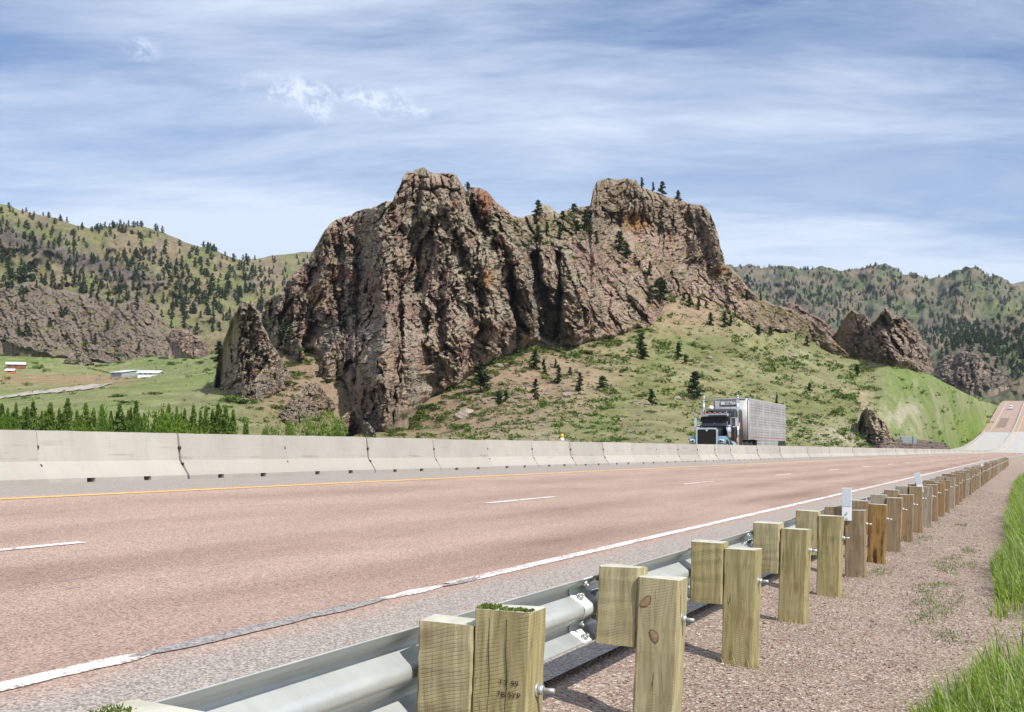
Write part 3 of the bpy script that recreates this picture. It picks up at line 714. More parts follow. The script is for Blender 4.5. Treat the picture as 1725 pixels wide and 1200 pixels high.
def rib(X, R, P, w, a):
    d = dpoly(X, R, P)+fbm(X/9., R/14., int(P[0][0]), 3)*w*.5
    return a*np.sqrt(np.clip(1-(d/w)**2, 0, 1))
def block(X, R, P, w, a, seed=0, wob=9.):
    m = inpoly(X+fbm(X/24., R/30., 71+seed, 4)*wob, R+fbm(X/24., R/30., 81+seed, 4)*wob, P).astype(float)
    return a*blur(m, w)
def cleft(X, R, P, w, a):
    d = dpoly(X, R, P)+fbm(X/8., R/14., int(P[0][1]), 3)*w*.6
    return -a*np.exp(-(d/w)**2)

TOP = [(436, 560), (444, 512), (452, 500), (470, 494), (490, 466), (505, 450), (520, 436), (534, 410), (545, 390), (556, 378), (570, 368), (585, 362), (600, 357), (625, 350), (642, 342), (650, 338), (660, 340), (668, 322), (674, 312), (680, 296), (686, 288), (694, 290), (700, 285), (716, 283), (726, 290), (735, 292), (746, 290), (760, 292), (770, 298), (778, 312), (786, 320), (794, 314), (810, 317), (822, 324), (832, 336), (838, 343), (850, 352), (864, 362), (880, 366), (890, 362), (902, 358), (908, 346), (920, 344), (930, 350), (940, 360), (955, 352), (975, 350), (994, 346), (999, 318), (1006, 304), (1020, 301), (1040, 303), (1058, 300), (1072, 304), (1078, 314), (1100, 322), (1120, 330), (1140, 335), (1160, 342), (1185, 347), (1196, 358), (1203, 372), (1209, 392), (1214, 415), (1221, 444), (1232, 452), (1246, 466), (1258, 482), (1280, 504), (1300, 512), (1322, 516), (1345, 530), (1362, 534), (1385, 556), (1410, 578), (1432, 600)]
BOT = [(436, 590), (460, 586), (490, 596), (515, 590), (535, 596), (556, 620), (575, 640), (590, 668), (598, 700), (588, 735), (620, 741), (650, 735), (690, 702), (730, 678), (770, 655), (800, 632), (840, 612), (880, 594), (905, 575), (920, 585), (940, 594), (1005, 580), (1060, 565), (1102, 556), (1110, 543), (1118, 520), (1132, 506), (1160, 502), (1200, 516), (1230, 534), (1260, 556), (1290, 556), (1320, 560), (1350, 572), (1380, 592), (1420, 602), (1432, 605)]
BK = {436: [(592, 0), (560, 5), (505, 10)], 470: [(590, 0), (560, 5), (495, 13)], 520: [(596, 0), (560, 6), (480, 15), (436, 20)], 560: [(625, 0), (590, 6), (500, 16), (440, 22), (372, 32)],
 600: [(738, 0), (690, 10), (640, 20), (590, 32), (520, 44), (430, 55), (358, 64)], 650: [(737, 0), (690, 11), (600, 29), (520, 43), (430, 53), (338, 64)], 715: [(690, 0), (620, 11), (540, 21), (460, 30), (380, 37), (340, 42), (284, 50)],
 775: [(655, 0), (580, 8), (480, 17), (400, 25), (345, 33), (298, 41)], 830: [(620, 0), (540, 9), (440, 20), (380, 29), (330, 37)], 880: [(595, 0), (540, 7), (450, 18), (400, 28), (366, 42)],
 930: [(590, 0), (520, 12), (450, 26), (400, 46), (350, 72)], 1000: [(580, 0), (500, 18), (440, 38), (400, 55), (375, 72), (345, 79), (303, 85)], 1060: [(565, 0), (500, 18), (440, 40), (400, 56), (386, 62), (300, 70)],
 1105: [(556, 0), (500, 20), (460, 38), (420, 52), (392, 59), (322, 66)], 1150: [(504, 0), (465, 18), (445, 24), (340, 33)], 1200: [(516, 0), (468, 20), (450, 24), (360, 33)], 1225: [(531, 0), (500, 12), (450, 28)],
 1280: [(556, 0), (540, 9), (505, 24)], 1360: [(577, 0), (560, 11), (535, 22)], 1432: [(605, 0), (600, 3)]}
def featA(X, R, v):
    lean = np.interp(X, [440, 560, 700, 740, 830, 900, 1000, 1110, 1230, 1480], [-.12, -.1, -.12, .05, .2, .32, .45, .55, .5, .6])
    up = smooth(452, 430, R)*smooth(990, 1010, X)*smooth(1230, 1215, X)         # the caprock stands upright
    lean = lean*(1-up)+.05*up
    U = X-lean*(R-480); s = 1.+.15*fbm(X/90, R/90, 4, 2)
    tall = lambda seed, sc: rock_noise(U, R, sc, seed)
    n = tall(101, 1.)
    quiet = smooth(970, 1010, X)*smooth(380, 400, R)                                # smooth talus and slabs under the caprock
    n = n*(1-.3*quiet)
    topc = np.exp(-(((X-735)/48)**2+((R-315)/34)**2))
    e1, e2, c = worley((X+8*fbm(X/20, R/20, 9))/19., R/23., 333); n = n*(1-.6*topc)+topc*(5.5*np.minimum((e2-e1)*2.4, 1)**.6+2*c-2)
    nf = n*np.clip(v*9, .15, 1)[:, None]; f = 0.; fc = 0.
    f -= np.interp(X+fbm(X/30, R/40, 515, 4)*26, [515, 555, 615, 660, 700, 716], [0, 2., 10, 9, 4, 0])*smooth(300, 370, R)*smooth(610, 540, R)
    f += block(X, R, [(722, 280), (706, 330), (716, 420), (716, 488), (690, 500), (648, 514), (625, 540), (607, 568), (588, 592), (598, 640), (560, 760), (1010, 760), (1010, 260)], 5, 9.5)
    f += block(X, R, [(640, 560), (690, 545), (735, 560), (765, 640), (700, 700), (600, 760), (590, 640)], 8, 3.5, 2)
    f += block(X, R, [(938, 400), (946, 500), (944, 600), (1130, 600), (1115, 545), (1085, 505), (1035, 455), (1000, 420), (965, 392)], 4, 5.5, 3)
    f += block(X, R, [(905, 425), (938, 395), (942, 470), (928, 500), (912, 470)], 3, 3., 4)
    fc = fc-block(X, R, [(890, 428), (908, 424), (918, 480), (934, 520), (942, 560), (930, 590), (908, 575), (900, 520)], 3, 14., 5)
    fc = fc+cleft(X, R, [(939, 430), (944, 490), (941, 560), (938, 585)], 5, 13)
    fc = fc+cleft(X, R, [(862, 468), (866, 510), (874, 545), (886, 556)], 5, 11)
    fc = fc+cleft(X, R, [(846, 420), (858, 440), (862, 468)], 4, 4)
    fc = fc+cleft(X, R, [(719, 380), (722, 440), (716, 488)], 5, 3)
    fc = fc+cleft(X, R, [(598, 600), (602, 640), (596, 680)], 5, 6)
    fc = fc+cleft(X, R, [(1064, 440), (1085, 470), (1096, 500)], 6, 5)
    fc = fc+cleft(X, R, [(1032, 435), (1050, 462)], 5, 4)
    fc = fc+cleft(X, R, [(786, 300), (784, 340), (800, 365)], 4, 5)
    for P, w, a in (([(745, 350), (752, 420), (765, 480), (775, 560), (770, 640)], 20, 3.5), ([(770, 350), (795, 400), (818, 455), (832, 510), (838, 580)], 22, 5.5), ([(812, 335), (846, 395), (874, 440), (895, 500), (902, 540), (888, 580)], 17, 6.5),
                    ([(690, 590), (702, 650), (684, 700)], 18, 4.), ([(655, 530), (642, 590), (622, 650)], 15, 3.5), ([(640, 655), (645, 690), (640, 735)], 22, 4.5), ([(600, 700), (612, 735)], 18, 4),
                    ([(560, 385), (547, 450), (540, 530)], 12, 3.5), ([(500, 465), (492, 520), (486, 560)], 11, 3.5), ([(588, 395), (592, 470), (585, 520)], 11, 3.), ([(470, 500), (466, 575)], 11, 3.), ([(625, 365), (640, 440), (648, 500)], 15, 2.5),
                    ([(1000, 420), (1040, 470), (1080, 520), (1105, 550)], 14, 3.), ([(960, 420), (985, 490), (1010, 560)], 15, 3.), ([(1190, 355), (1200, 400), (1210, 445)], 14, 2.5), ([(1010, 305), (1004, 350), (1008, 380)], 16, 4), ([(812, 325), (822, 350)], 17, 5)):
        f += rib(X, R, P, w, a*1.35)
    f -= 6.*np.exp(-(((X-1072)/30)**2+((R-372)/17)**2))                              # orange alcove
    return nf+f*smooth(0, .3, v)[:, None]+fc*smooth(.01, .09, v)[:, None]
def colA(X, R):
    a = fbm(X/40, R/60, 301, 5); b = fbm(X/14, R/30, 302, 5); c = fbm(X/5, R/7, 303, 4); d = fbm(X/70, R/90, 304, 4)
    C = lerp(TAN_R, GREYR, smooth(-.3, .3, a))
    leftf = smooth(725, 690, X)*smooth(560, 520, R)
    C = lerp(C, PURP, np.clip(smooth(-.25, .35, b+.5*d)*(.6+.3*leftf), 0, .9))
    C = lerp(C, PINK, np.exp(-(((X-750)/85)**2+((R-570)/80)**2))*smooth(-.3, .3, b+.3)*.75)
    C = lerp(C, LICH, smooth(.0, .4, c*.7+a*.6+.08*(X > 700))*.75)
    up = smooth(970, 1010, X)
    C = lerp(C, PINK, up*smooth(375, 400, R)*.5); C = lerp(C, (.33, .255, .185), up*smooth(395, 375, R)*.6)
    C = lerp(C, RED, np.clip(np.exp(-(((X-815)/20)**2+((R-338)/20)**2))*1.2+np.exp(-(((X-575)/18)**2+((R-468)/30)**2))*.9*smooth(-.2, .2, b), 0, .85))
    C = lerp(C, ORG, np.clip(np.exp(-(((X-822)/8)**2+((R-468)/18)**2))+np.exp(-(((X-1070)/22)**2+((R-374)/15)**2))*1.1+np.exp(-(((X-1212)/14)**2+((R-455)/9)**2))+np.exp(-(((X-530)/12)**2+((R-500)/18)**2))*.7+smooth(.28, .46, b+.4*c)*.6, 0, .85))
    # soil and grass lodged on the terraces under the caprock
    ter = smooth(985, 1020, X)*smooth(395, 410, R)*smooth(.0, .35, fbm((X-.4*R)/30, (R+.4*X)/9, 311, 4)+.1)
    C = lerp(C, (.36, .29, .15), ter*.6)
    sad = np.exp(-(((X-925)/70)**2+((R-385)/20)**2)); C = lerp(C, (.33, .29, .14), np.clip(sad*1.3*(.6+b), 0, .8))
    C = lerp(C, (.36, .27, .17), smooth(1225, 1300, X)*.5)
    C = lerp(C, (.30, .29, .12), smooth(1225, 1300, X)*smooth(.05, .35, b+.2*c)*.7)
    return C
butte = rocksheet('rock_butte', TOP, BOT, BK, .8, 520, featA, colA, jag=3.)
tag(butte, 'huge craggy brown rock butte with two summits above the highway', 'rock butte', kind='structure')

# ---- free standing outcrops round the foot of the butte
def lump_keys(top, bot, depth, lean=0., ridge=None):
    xs = np.linspace(top[0][0], top[-1][0], 17); x0, x1 = xs[0], xs[-1]; ks = {}
    for x in xs:
        t = float(pl(top, x)); b = float(pl(bot, x)); ks[x] = [(b, 0), ((t+b)/2, depth*.45), (t-.01, depth)]
    return ks
def lump(name, top, bot, depth, edge, label, seed, s=.55, amp=.5, col=None, jag=2., ridge=None, step=.6, nv=150, thick=12, mat=None, cat='rock outcrop', base=None, extra=None, skirt=30, rot=(-.1)):
    x0, x1 = top[0][0], top[-1][0]
    xr = ridge if ridge is not None else (x0+x1)/2
    def ft(X, R, v):
        xm = pl(ridge, R) if isinstance(ridge, list) else xr
        if isinstance(ridge, list): xm = np.interp(R, [p[0] for p in ridge], [p[1] for p in ridge])
        q = np.where(X < xm, (xm-X)/(xm-x0+1e-6), (X-xm)/(x1-xm+1e-6)); q = np.clip(q, 0, 1)
        e = edge*(1-q**1.7)-edge if not isinstance(ridge, list) else -edge*np.where(X < xm, 1.35*q, .75*q**1.3)
        n = rock_noise(X-rot*(R-600), R, s, seed, .6)*amp
        f = e+n*np.clip(v*7, .2, 1)[:, None]
        if extra: f = f+extra(X, R)
        return f
    def cf(X, R):
        a = fbm(X/30, R/40, seed+1, 4); b = fbm(X/9, R/14, seed+2, 4); C = lerp(TAN_R, GREYR, smooth(-.3, .3, a)); C = lerp(C, PURP, smooth(-.1, .4, b)*.5); C = lerp(C, LICH, smooth(.1, .4, fbm(X/5, R/5, seed+3, 4))*.6)
        return lerp(C, col, .5) if col is not None else C
    o = rocksheet(name, top, bot, lump_keys(top, bot, depth), step, nv, ft, cf, jag=jag, thick=thick, rnd=1.5, side=edge*.3+2, jseed=seed, mat=mat, skirt=skirt, base=base, sink=1.5)
    return tag(o, label, cat)
lump('rock_spire', [(360, 655), (366, 616), (374, 582), (384, 556), (391, 532), (398, 524), (404, 513), (412, 508), (418, 512), (424, 506), (430, 518), (436, 530), (442, 548), (450, 560), (456, 578), (466, 590), (474, 606), (482, 616), (488, 634), (494, 644)], [(360, 658), (380, 668), (402, 677), (430, 676), (460, 664), (480, 652), (494, 648)], 6, 14, 'tall pointed rock spire with a shaded left face, left of the butte', 401, ridge=[(505, 416), (530, 430), (560, 444), (600, 462), (640, 470), (680, 474)], s=.55, amp=.75)
lump('rock_outcrop', [(404, 668), (412, 650), (420, 648), (428, 640), (440, 625), (450, 612), (462, 622), (474, 616), (486, 630), (492, 645)], [(404, 676), (430, 680), (460, 666), (492, 650)], 5, 4, 'low jagged rock at the right foot of the spire', 411, s=.5, amp=.4)
lump('rock_outcrop', [(466, 704), (476, 690), (486, 676), (498, 664), (510, 652), (524, 642), (536, 644), (546, 660), (556, 672), (566, 688)], [(466, 708), (490, 718), (520, 716), (545, 706), (566, 694)], 7, 6, 'rounded grey boulder outcrop in front of the gully below the spire', 421, s=.6, amp=.55)
lump('rock_pillar', [(535, 632), (538, 618), (543, 602), (549, 594), (556, 594), (562, 600), (568, 614), (571, 640)], [(535, 636), (552, 646), (571, 644)], 5, 4, 'left one of two rounded rock pillars at the butte foot', 431, s=.5, amp=.55)['group'] = 'twin rock pillars'
lump('rock_pillar', [(565, 610), (569, 599), (577, 596), (586, 596), (593, 604), (598, 622), (602, 640)], [(565, 636), (585, 650), (602, 645)], 5, 4, 'right one of two rounded rock pillars, against the butte', 441, s=.5, amp=.55)['group'] = 'twin rock pillars'
lump('rock_outcrop', [(486, 590), (492, 576), (498, 568), (505, 572), (511, 590), (515, 606)], [(486, 594), (500, 608), (515, 610)], 4, 3, 'small grey rock beside the bushy pine above the gully', 451, s=.4, amp=.55)
lump('rock_outcrop', [(562, 722), (572, 706), (584, 694), (596, 690), (606, 700), (620, 712), (632, 726)], [(562, 730), (590, 740), (632, 740)], 5, 4, 'dark rounded rock beside the round green bush behind the barrier', 461, s=.5, amp=.45)
def clR(X, R):
    f = cleft(X, R, [(1490, 535), (1500, 565), (1512, 590)], 4, 6)+cleft(X, R, [(1538, 548), (1532, 580), (1528, 600)], 4, 6)+cleft(X, R, [(1470, 545), (1480, 560)], 4, 5)
    f += block(X, R, [(1418, 534), (1436, 524), (1440, 545), (1420, 548)], 3, -4., 9)+block(X, R, [(1474, 540), (1498, 534), (1500, 555), (1480, 560)], 3, -5., 8)
    return f
lump('rock_outcrop', [(1390, 574), (1400, 563), (1410, 556), (1416, 545), (1424, 532), (1432, 524), (1437, 521), (1444, 527), (1452, 525), (1460, 533), (1467, 543), (1475, 541), (1482, 528), (1488, 522), (1492, 518), (1499, 526), (1508, 530), (1520, 534), (1532, 542), (1544, 556), (1554, 572), (1562, 590), (1568, 605), (1571, 622), (1572, 630)], [(1390, 584), (1412, 592), (1440, 602), (1480, 612), (1510, 616), (1540, 626), (1572, 636)], 16, 6, 'jagged brown rock ridge rising behind the bright green knoll', 471, s=.6, amp=1.35, col=(.42, .32, .255), rot=.5, extra=clR, thick=30, jag=4)
lump('rock_outcrop', [(1322, 520), (1330, 508), (1345, 514), (1360, 528), (1378, 534), (1396, 548), (1408, 560), (1416, 580)], [(1322, 534), (1360, 556), (1400, 584), (1416, 592)], 10, 5, 'dark line of rocks running down the ridge right of the butte', 481, s=.5, amp=.6, col=PURP, rot=.8)
lump('rock_fin', [(1444, 735), (1448, 704), (1453, 692), (1460, 686), (1468, 688), (1476, 696), (1486, 708), (1495, 720), (1504, 738), (1514, 757)], [(1444, 742), (1460, 755), (1485, 758), (1514, 759)], 8, 9, 'narrow layered rock fin with a dark shaded side by the road cut', 491, s=.4, amp=.75, ridge=[(686, 1461), (700, 1465), (725, 1474), (757, 1480)], rot=.4, col=(.54, .46, .33), mat=M_fin, base=238)
# rocky knolls on the left below the mountain
def knoll(name, top, bot, depth, label, seed, base, s, amp, col):
    x0, x1 = top[0][0], top[-1][0]
    def ft(X, R, v):
        n = rock_noise(X-.5*(R-550), R+.2*X, s*.8, seed, .8)*amp*.7
        return n*np.clip(v*7, .3, 1)[:, None]
    def cf(X, R):
        a = fbm(X/30, R/20, seed+1, 5); b = fbm(X/10, R/8, seed+2, 4); C = lerp(col, (.28, .21, .165), smooth(-.3, .3, a)); C = lerp(C, (.22, .185, .17), smooth(.05, .4, b)*.6)
        return lerp(C, (.25, .225, .11), smooth(.0, .35, fbm(X/22, R/9, seed+7, 4))*.85)
    o = rocksheet(name, top, bot, lump_keys(top, bot, depth), 1., 130, ft, cf, jag=3, thick=60, rnd=8, side=40, jseed=seed, base=base, skirt=70)
    return tag(o, label, 'rocky knoll')
knoll('rock_knoll', [(-300, 470), (-120, 480), (0, 486), (25, 478), (60, 474), (85, 486), (115, 490), (140, 497), (160, 492), (180, 506), (205, 520), (230, 545), (260, 590)], [(-300, 600), (0, 575), (60, 596), (120, 606), (180, 612), (260, 614)], 95, 'wide grey brown rocky slope behind the white sheds', 501, 640, .62, 1.25, (.29, .235, .185))
knoll('rock_knoll', [(150, 590), (165, 560), (180, 535), (200, 512), (220, 505), (236, 502), (250, 510), (264, 524), (280, 545), (295, 562), (310, 580), (330, 600)], [(150, 604), (180, 614), (240, 616), (300, 614), (330, 612)], 75, 'rounded tan rocky knoll right of the white sheds', 511, 625, .6, 1.0, (.31, .245, .19))
lump('rock_outcrop', [(284, 566), (290, 556), (304, 555), (318, 558), (332, 568), (346, 584), (356, 598), (362, 612)], [(284, 572), (310, 596), (340, 612), (362, 620)], 24, 12, 'dark ragged rock end of the knoll just left of the spire', 521, s=.5, amp=1., col=PURP, base=590)
lump('rock_outcrop', [(112, 606), (120, 596), (130, 592), (140, 594), (150, 604), (156, 612)], [(112, 612), (135, 618), (156, 614)], 10, 5, 'small pale rock hump below the knoll, left of the white sheds', 531, s=.4, amp=.5, base=600)
lump('rock_outcrop', [(1572, 640), (1580, 612), (1592, 600), (1610, 596), (1626, 592), (1645, 598), (1662, 612), (1680, 622), (1700, 634), (1715, 645)], [(1572, 645), (1610, 655), (1660, 658), (1715, 650)], 60, 22, 'broad purple grey rock outcrop beyond the crest of the highway', 541, s=.6, amp=2.6, col=(.25, .2, .18), base=830, thick=80)
# ------------------------------------------------------------------ roads, shoulders, markings
def strip(name, s, ls, mat, dz=0., label=None, cat=None, zf=None):
    S = np.asarray(s, float)[:, None]+0*np.asarray(ls, float)[None]; L = 0*S+np.asarray(ls, float)[None]
    P = RP(S, L, None if zf is None else zf(S, L), dz)
    o = grid(name, P, mat, uv=np.stack([S, L], -1), sm=True, flip=True)
    return tag(o, label, cat, kind='structure')
def srange(a, b, d=2.): return np.linspace(a, b, max(2, int((b-a)/d)+1))
strip('road', srange(-40, 384), [2.3, 3.2, 4.0, 5.5, 7.9, 10, 11.6, 12.4, 13.35], M_road, label='pinkish red chip seal highway with a grey shoulder in the foreground', cat='road')
strip('road', srange(384, 560), [2.4, 4.3, 7.9, 11.6, 13.35], M_slab, label='pale concrete bridge section of the near carriageway', cat='road')
strip('road', srange(560, 1000), [2.4, 4.3, 7.9, 11.6, 13.35], M_far, label='red near carriageway climbing the far hill', cat='road')
strip('road', srange(-40, 384), [13.4, 16, 20, 24.6], M_far, label='far carriageway with the truck, behind the barrier', cat='road')
strip('road', srange(384, 556), [13.4, 16, 20, 23.9], M_slab, label='pale concrete bridge section of the far carriageway', cat='road')
strip('road', srange(556, 1000), [13.4, 16, 20, 23.6, 25.6], M_far, label='red far carriageway climbing the hill with the white car', cat='road')
strip('road_patch', srange(585, 640), [17.4, 21.2], M_patch, dz=.03, label='dark patch on the climbing far carriageway', cat='road patch')
def marking(a, b, l, w, mat, label, dz=.006, d=1.5): return strip('road_marking', srange(a, b, d), [l-w/2, l+w/2], mat, dz, label, 'road marking')
def scrap(name, a, b, l, w, mat, seed, label, dz=.006, cat='road marking'):
    s = np.arange(a, b+.01, .05); e = np.clip(np.minimum((s-a)/.5, (b-s)/.5), 0, 1)**.5
    w1 = w/2*e*(.85+.5*fbm(s*2.3, 0*s, seed, 4)); w2 = w/2*e*(.85+.5*fbm(s*2.3, 0*s+7, seed+2, 4)); c = l+.03*fbm(s*.6, 0*s, seed+5, 3)
    S = np.stack([s, s], 1); L = np.stack([c-w1, c+w2], 1); o = grid(name, RP(S, L, None, dz), mat, uv=np.stack([S, L], -1), flip=True); return tag(o, label, cat, kind='structure')
EL = 4.26
scrap('road_marking', -4, 3.9, EL, .155, M_wornw, 1, 'worn white edge line nearest the camera')
scrap('road_marking', 3.6, 5.5, EL, .16, M_white, 2, 'short thick white stretch of edge line before the scar')
scrap('line_scar', 5.15, 7.95, EL, .155, M_scar, 3, 'grey scar where the white edge line is scraped off', .008, 'road scar')
scrap('road_marking', 7.75, 8.95, EL, .125, M_white, 4, 'short white stretch of edge line after the scar')
scrap('line_scar', 8.8, 9.55, EL-.02, .10, M_scar, 5, 'small grey scar in the white edge line', .009, 'road scar')
marking(9.0, 384, EL, .125, M_white, 'long white edge line running to the vanishing point', d=2)
marking(-40, 384, 11.55, .115, M_yellow, 'yellow median edge line by the concrete barrier', d=2)
marking(384, 900, 11.5, .2, M_yellow, 'distant yellow median line on the far hill', .02, 4)
marking(560, 900, 22.4, .2, M_white, 'distant white edge line of the far carriageway', .02, 4)
for _a in range(565, 790, 12): marking(_a, _a+4, 18.7, .18, M_white, 'faint white dash on the far climbing carriageway', .02, 2)
marking(384, 900, EL, .15, M_white, 'distant white edge line on the far hill', .02, 4)
for k in range(-2, 30):
    a = 5.86+12.19*k; o = marking(a, a+3.06, 7.89, .105, M_white, 'white dash between the lanes, number %d from the left' % (k+1) if 0 <= k < 6 else 'white dash between the lanes'); o['group'] = 'white lane dashes'
# gravel verge, falling away to the right of the guardrail
def vz(S, L):
    base = road_z(S, 2.4+0*L)
    z = np.interp(L, [-60, -12, -5, -2.5, -1, .3, 1.3, 2.0, 2.4, 2.6], [-5.4, -3.2, -1.75, -.75, -.28, -.1, -.02, .03, .12, .125])
    wob = (fbm(S*1.1, L*1.1, 3, 4)*.05+fbm(S*4.5, L*4.5, 4, 3)*.012)*np.clip((2.35-L)/.5, 0, 1)
    return z+wob+(base-.1365)
ls = np.concatenate([np.linspace(-60, -6, 12), np.linspace(-5.5, -1, 16), np.linspace(-.9, 2.42, 56)])
sv = np.concatenate([np.arange(-12, 2, .5), np.arange(2, 26, .12), np.arange(26, 80, .6), np.arange(80, 420, 4)])
S_, L_ = np.meshgrid(sv, ls, indexing='ij')
verge_P = RP(S_, L_, vz(S_, L_)-.012)
verge = grid('gravel_verge', verge_P, M_gravel, uv=np.stack([S_, L_], -1), flip=True); tag(verge, 'pinkish gravel verge beside the guardrail posts', 'gravel verge', kind='structure')
def verge_z(s, l): return float(vz(np.array([[float(s)]]), np.array([[float(l)]]))[0, 0])-.012
# loose chippings
def chips():
    n = 26000; s = 3+42*rng.random(n)**2.2; l = -.4+2.55*rng.random(n); sz = (.0045+.009*rng.random(n)**2.5)*(1+s*.015)
    z = vz(s[:, None], l[:, None])[:, 0]-.012+sz*.35; c = RP(s, l, z)
    b = np.array([(1, 0, 0), (-1, 0, 0), (0, 1, 0), (0, -1, 0), (0, 0, .62), (0, 0, -.62)])
    q = c[:, None]+b[None]*sz[:, None, None]*(1+.7*(rng.random((n, 6, 1))-.5))
    a = rng.random(n)*6.28; d = q-c[:, None]; q[..., 0] = c[:, None, 0]+d[..., 0]*np.cos(a)[:, None]-d[..., 1]*np.sin(a)[:, None]*.7; q[..., 1] = c[:, None, 1]+d[..., 0]*np.sin(a)[:, None]+d[..., 1]*np.cos(a)[:, None]*.7
    T = np.array([(0, 2, 4), (2, 1, 4), (1, 3, 4), (3, 0, 4), (2, 0, 5), (1, 2, 5), (3, 1, 5), (0, 3, 5)])
    T = (np.arange(n)*6)[:, None, None]+T[None]
    pal = np.array([(.25, .16, .125), (.35, .245, .20), (.34, .275, .235), (.46, .395, .34), (.19, .12, .095), (.55, .50, .45)]); ci = rng.choice(6, n, p=[.26, .3, .2, .12, .08, .04])
    m = N('gravel_chip'); m = m.done(m.attr(), rough=.9)
    o = mk('gravel', q.reshape(-1, 3), None, T.reshape(-1, 3), m, cols=np.repeat(pal[ci], 6, 0)); tag(o, 'loose pink and grey stone chippings on the verge', 'gravel', kind='stuff')
chips()

# ------------------------------------------------------------------ jersey barrier, one object per precast section
BL = 3.30; GAP = .022; BA = 13.25
PROF = [(0, 0), (0, .075), (.175, .33), (.225, .79), (.375, .79), (.425, .33), (.60, .075), (.60, 0)]
def barrier_mesh(seed, slots=True):
    bm = bmesh.new(); xs = [0, .82, 1.0, 2.15, 2.33, BL-GAP] if slots else [0, BL-GAP]
    r = random.Random(seed)
    rings = []
    fine = sorted(set(xs+[round(x, 3) for x in np.linspace(.0, BL-GAP, 12)])) if slots else xs
    for x in fine:
        R_ = []
        for i, (d, z) in enumerate(PROF):
            R_.append(bm.verts.new((x, d+(r.uniform(-.004, .004) if 0 < i < 7 else 0), z+(r.uniform(-.004, .004) if i in (3, 4) else 0))))
        rings.append(R_)
    for a, b, x in zip(rings[:-1], rings[1:], fine):
        inslot = slots and (.81 < x < .99 or 2.14 < x < 2.32)
        for i in range(7):
            if inslot and i in (0, 6): continue
            bm.faces.new((a[i], b[i], b[i+1], a[i+1]))
        if inslot:
            bm.faces.new((a[1], a[6], b[6], b[1]))
    for R_ in (rings[0], rings[-1]): bm.faces.new(R_)
    if slots:   # closed cheeks of the scuppers
        for i in range(len(fine)-1):
            if not (slots and (.81 < fine[i] < .99 or 2.14 < fine[i] < 2.32)): continue
            if not (.81 < fine[i-1] < .99 or 2.14 < fine[i-1] < 2.32): bm.faces.new((rings[i][0], rings[i][1], rings[i][6], rings[i][7]))
            if not (.81 < fine[i+1] < .99 or 2.14 < fine[i+1] < 2.32): bm.faces.new((rings[i+1][0], rings[i+1][1], rings[i+1][6], rings[i+1][7]))
    # chipped ends
    for v in bm.verts:
        if v.co.x < .01 and r.random() < .45: v.co.x += r.uniform(0, .035)
    es = [e for e in bm.edges if abs(e.verts[0].co.z-.79) < .01 and abs(e.verts[1].co.z-.79) < .01 and abs(e.verts[0].co.y-e.verts[1].co.y) < .03]
    bmesh.ops.bevel(bm, geom=es, offset=.02, segments=2, affect='EDGES')
    return bm
def bar_me(seed, slots=True): return bm_obj('concrete_barrier', barrier_mesh(seed, slots), M_conc, link=False)
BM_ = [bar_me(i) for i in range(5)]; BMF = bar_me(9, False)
def loop_me():
    bm = bmesh.new(); tube(bm, (-.011, .185, .52), (-.011, .185, .57), .018, n=8); box(bm, -.034, .016, .175, .23, .52, .56, .006); return bm_obj('loop_recess', bm, M_recess, link=False)  # dark block stands for the shaded recess around a joint loop
LOOP = loop_me()
def low_me():
    bm = bmesh.new(); tube(bm, (-.011, .13, .25), (-.011, .13, .29), .016, n=8); box(bm, -.03, .016, .115, .2, .25, .29, .006); return bm_obj('loop_recess', bm, M_recess, link=False)
LOOP2 = low_me()
ORD = ['first', 'second', 'third', 'fourth', 'fifth', 'sixth', 'seventh', 'eighth', 'ninth', 'tenth', 'eleventh', 'twelfth', 'thirteenth', 'fourteenth', 'fifteenth', 'sixteenth', 'seventeenth', 'eighteenth', 'nineteenth', 'twentieth']
def on_road(o, s, l, dz=0., ext=1.):
    a = RP(s, l)+np.array([0, 0, dz]); b = RP(s+ext, l)+np.array([0, 0, dz]); d = b-a
    hd = math.atan2(d[1], d[0]); pitch = -math.asin(d[2]/np.linalg.norm(d))
    o.location = a; o.rotation_euler = (0, pitch, hd)
k = 0
for i in range(-3, 236):
    s = 17.58-3.3+3.3*i
    if i < -1: continue
    far = s > 120
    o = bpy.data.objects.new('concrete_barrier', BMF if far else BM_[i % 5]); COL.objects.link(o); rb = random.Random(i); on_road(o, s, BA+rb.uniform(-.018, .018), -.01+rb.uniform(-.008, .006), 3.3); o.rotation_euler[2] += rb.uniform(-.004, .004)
    vis = i+1
    if vis == 0: lb = 'pale concrete barrier section cut off by the left edge of the photo'
    elif vis <= 20: lb = 'pale concrete barrier section, %s whole one from the left edge' % ORD[vis-1]
    elif s < 120: lb = 'pale concrete barrier section below or just left of the truck'
    elif s < 330: lb = 'distant concrete barrier section right of the truck'
    else: lb = 'tiny concrete median section on the far climbing highway'
    tag(o, lb, 'concrete barrier', 'concrete barrier sections along the median' if vis <= 20 else lb.replace('section', 'sections'))
    if s < 75:
        for m in (LOOP, LOOP2):
            c = bpy.data.objects.new('loop_recess', m); COL.objects.link(c); c.parent = o
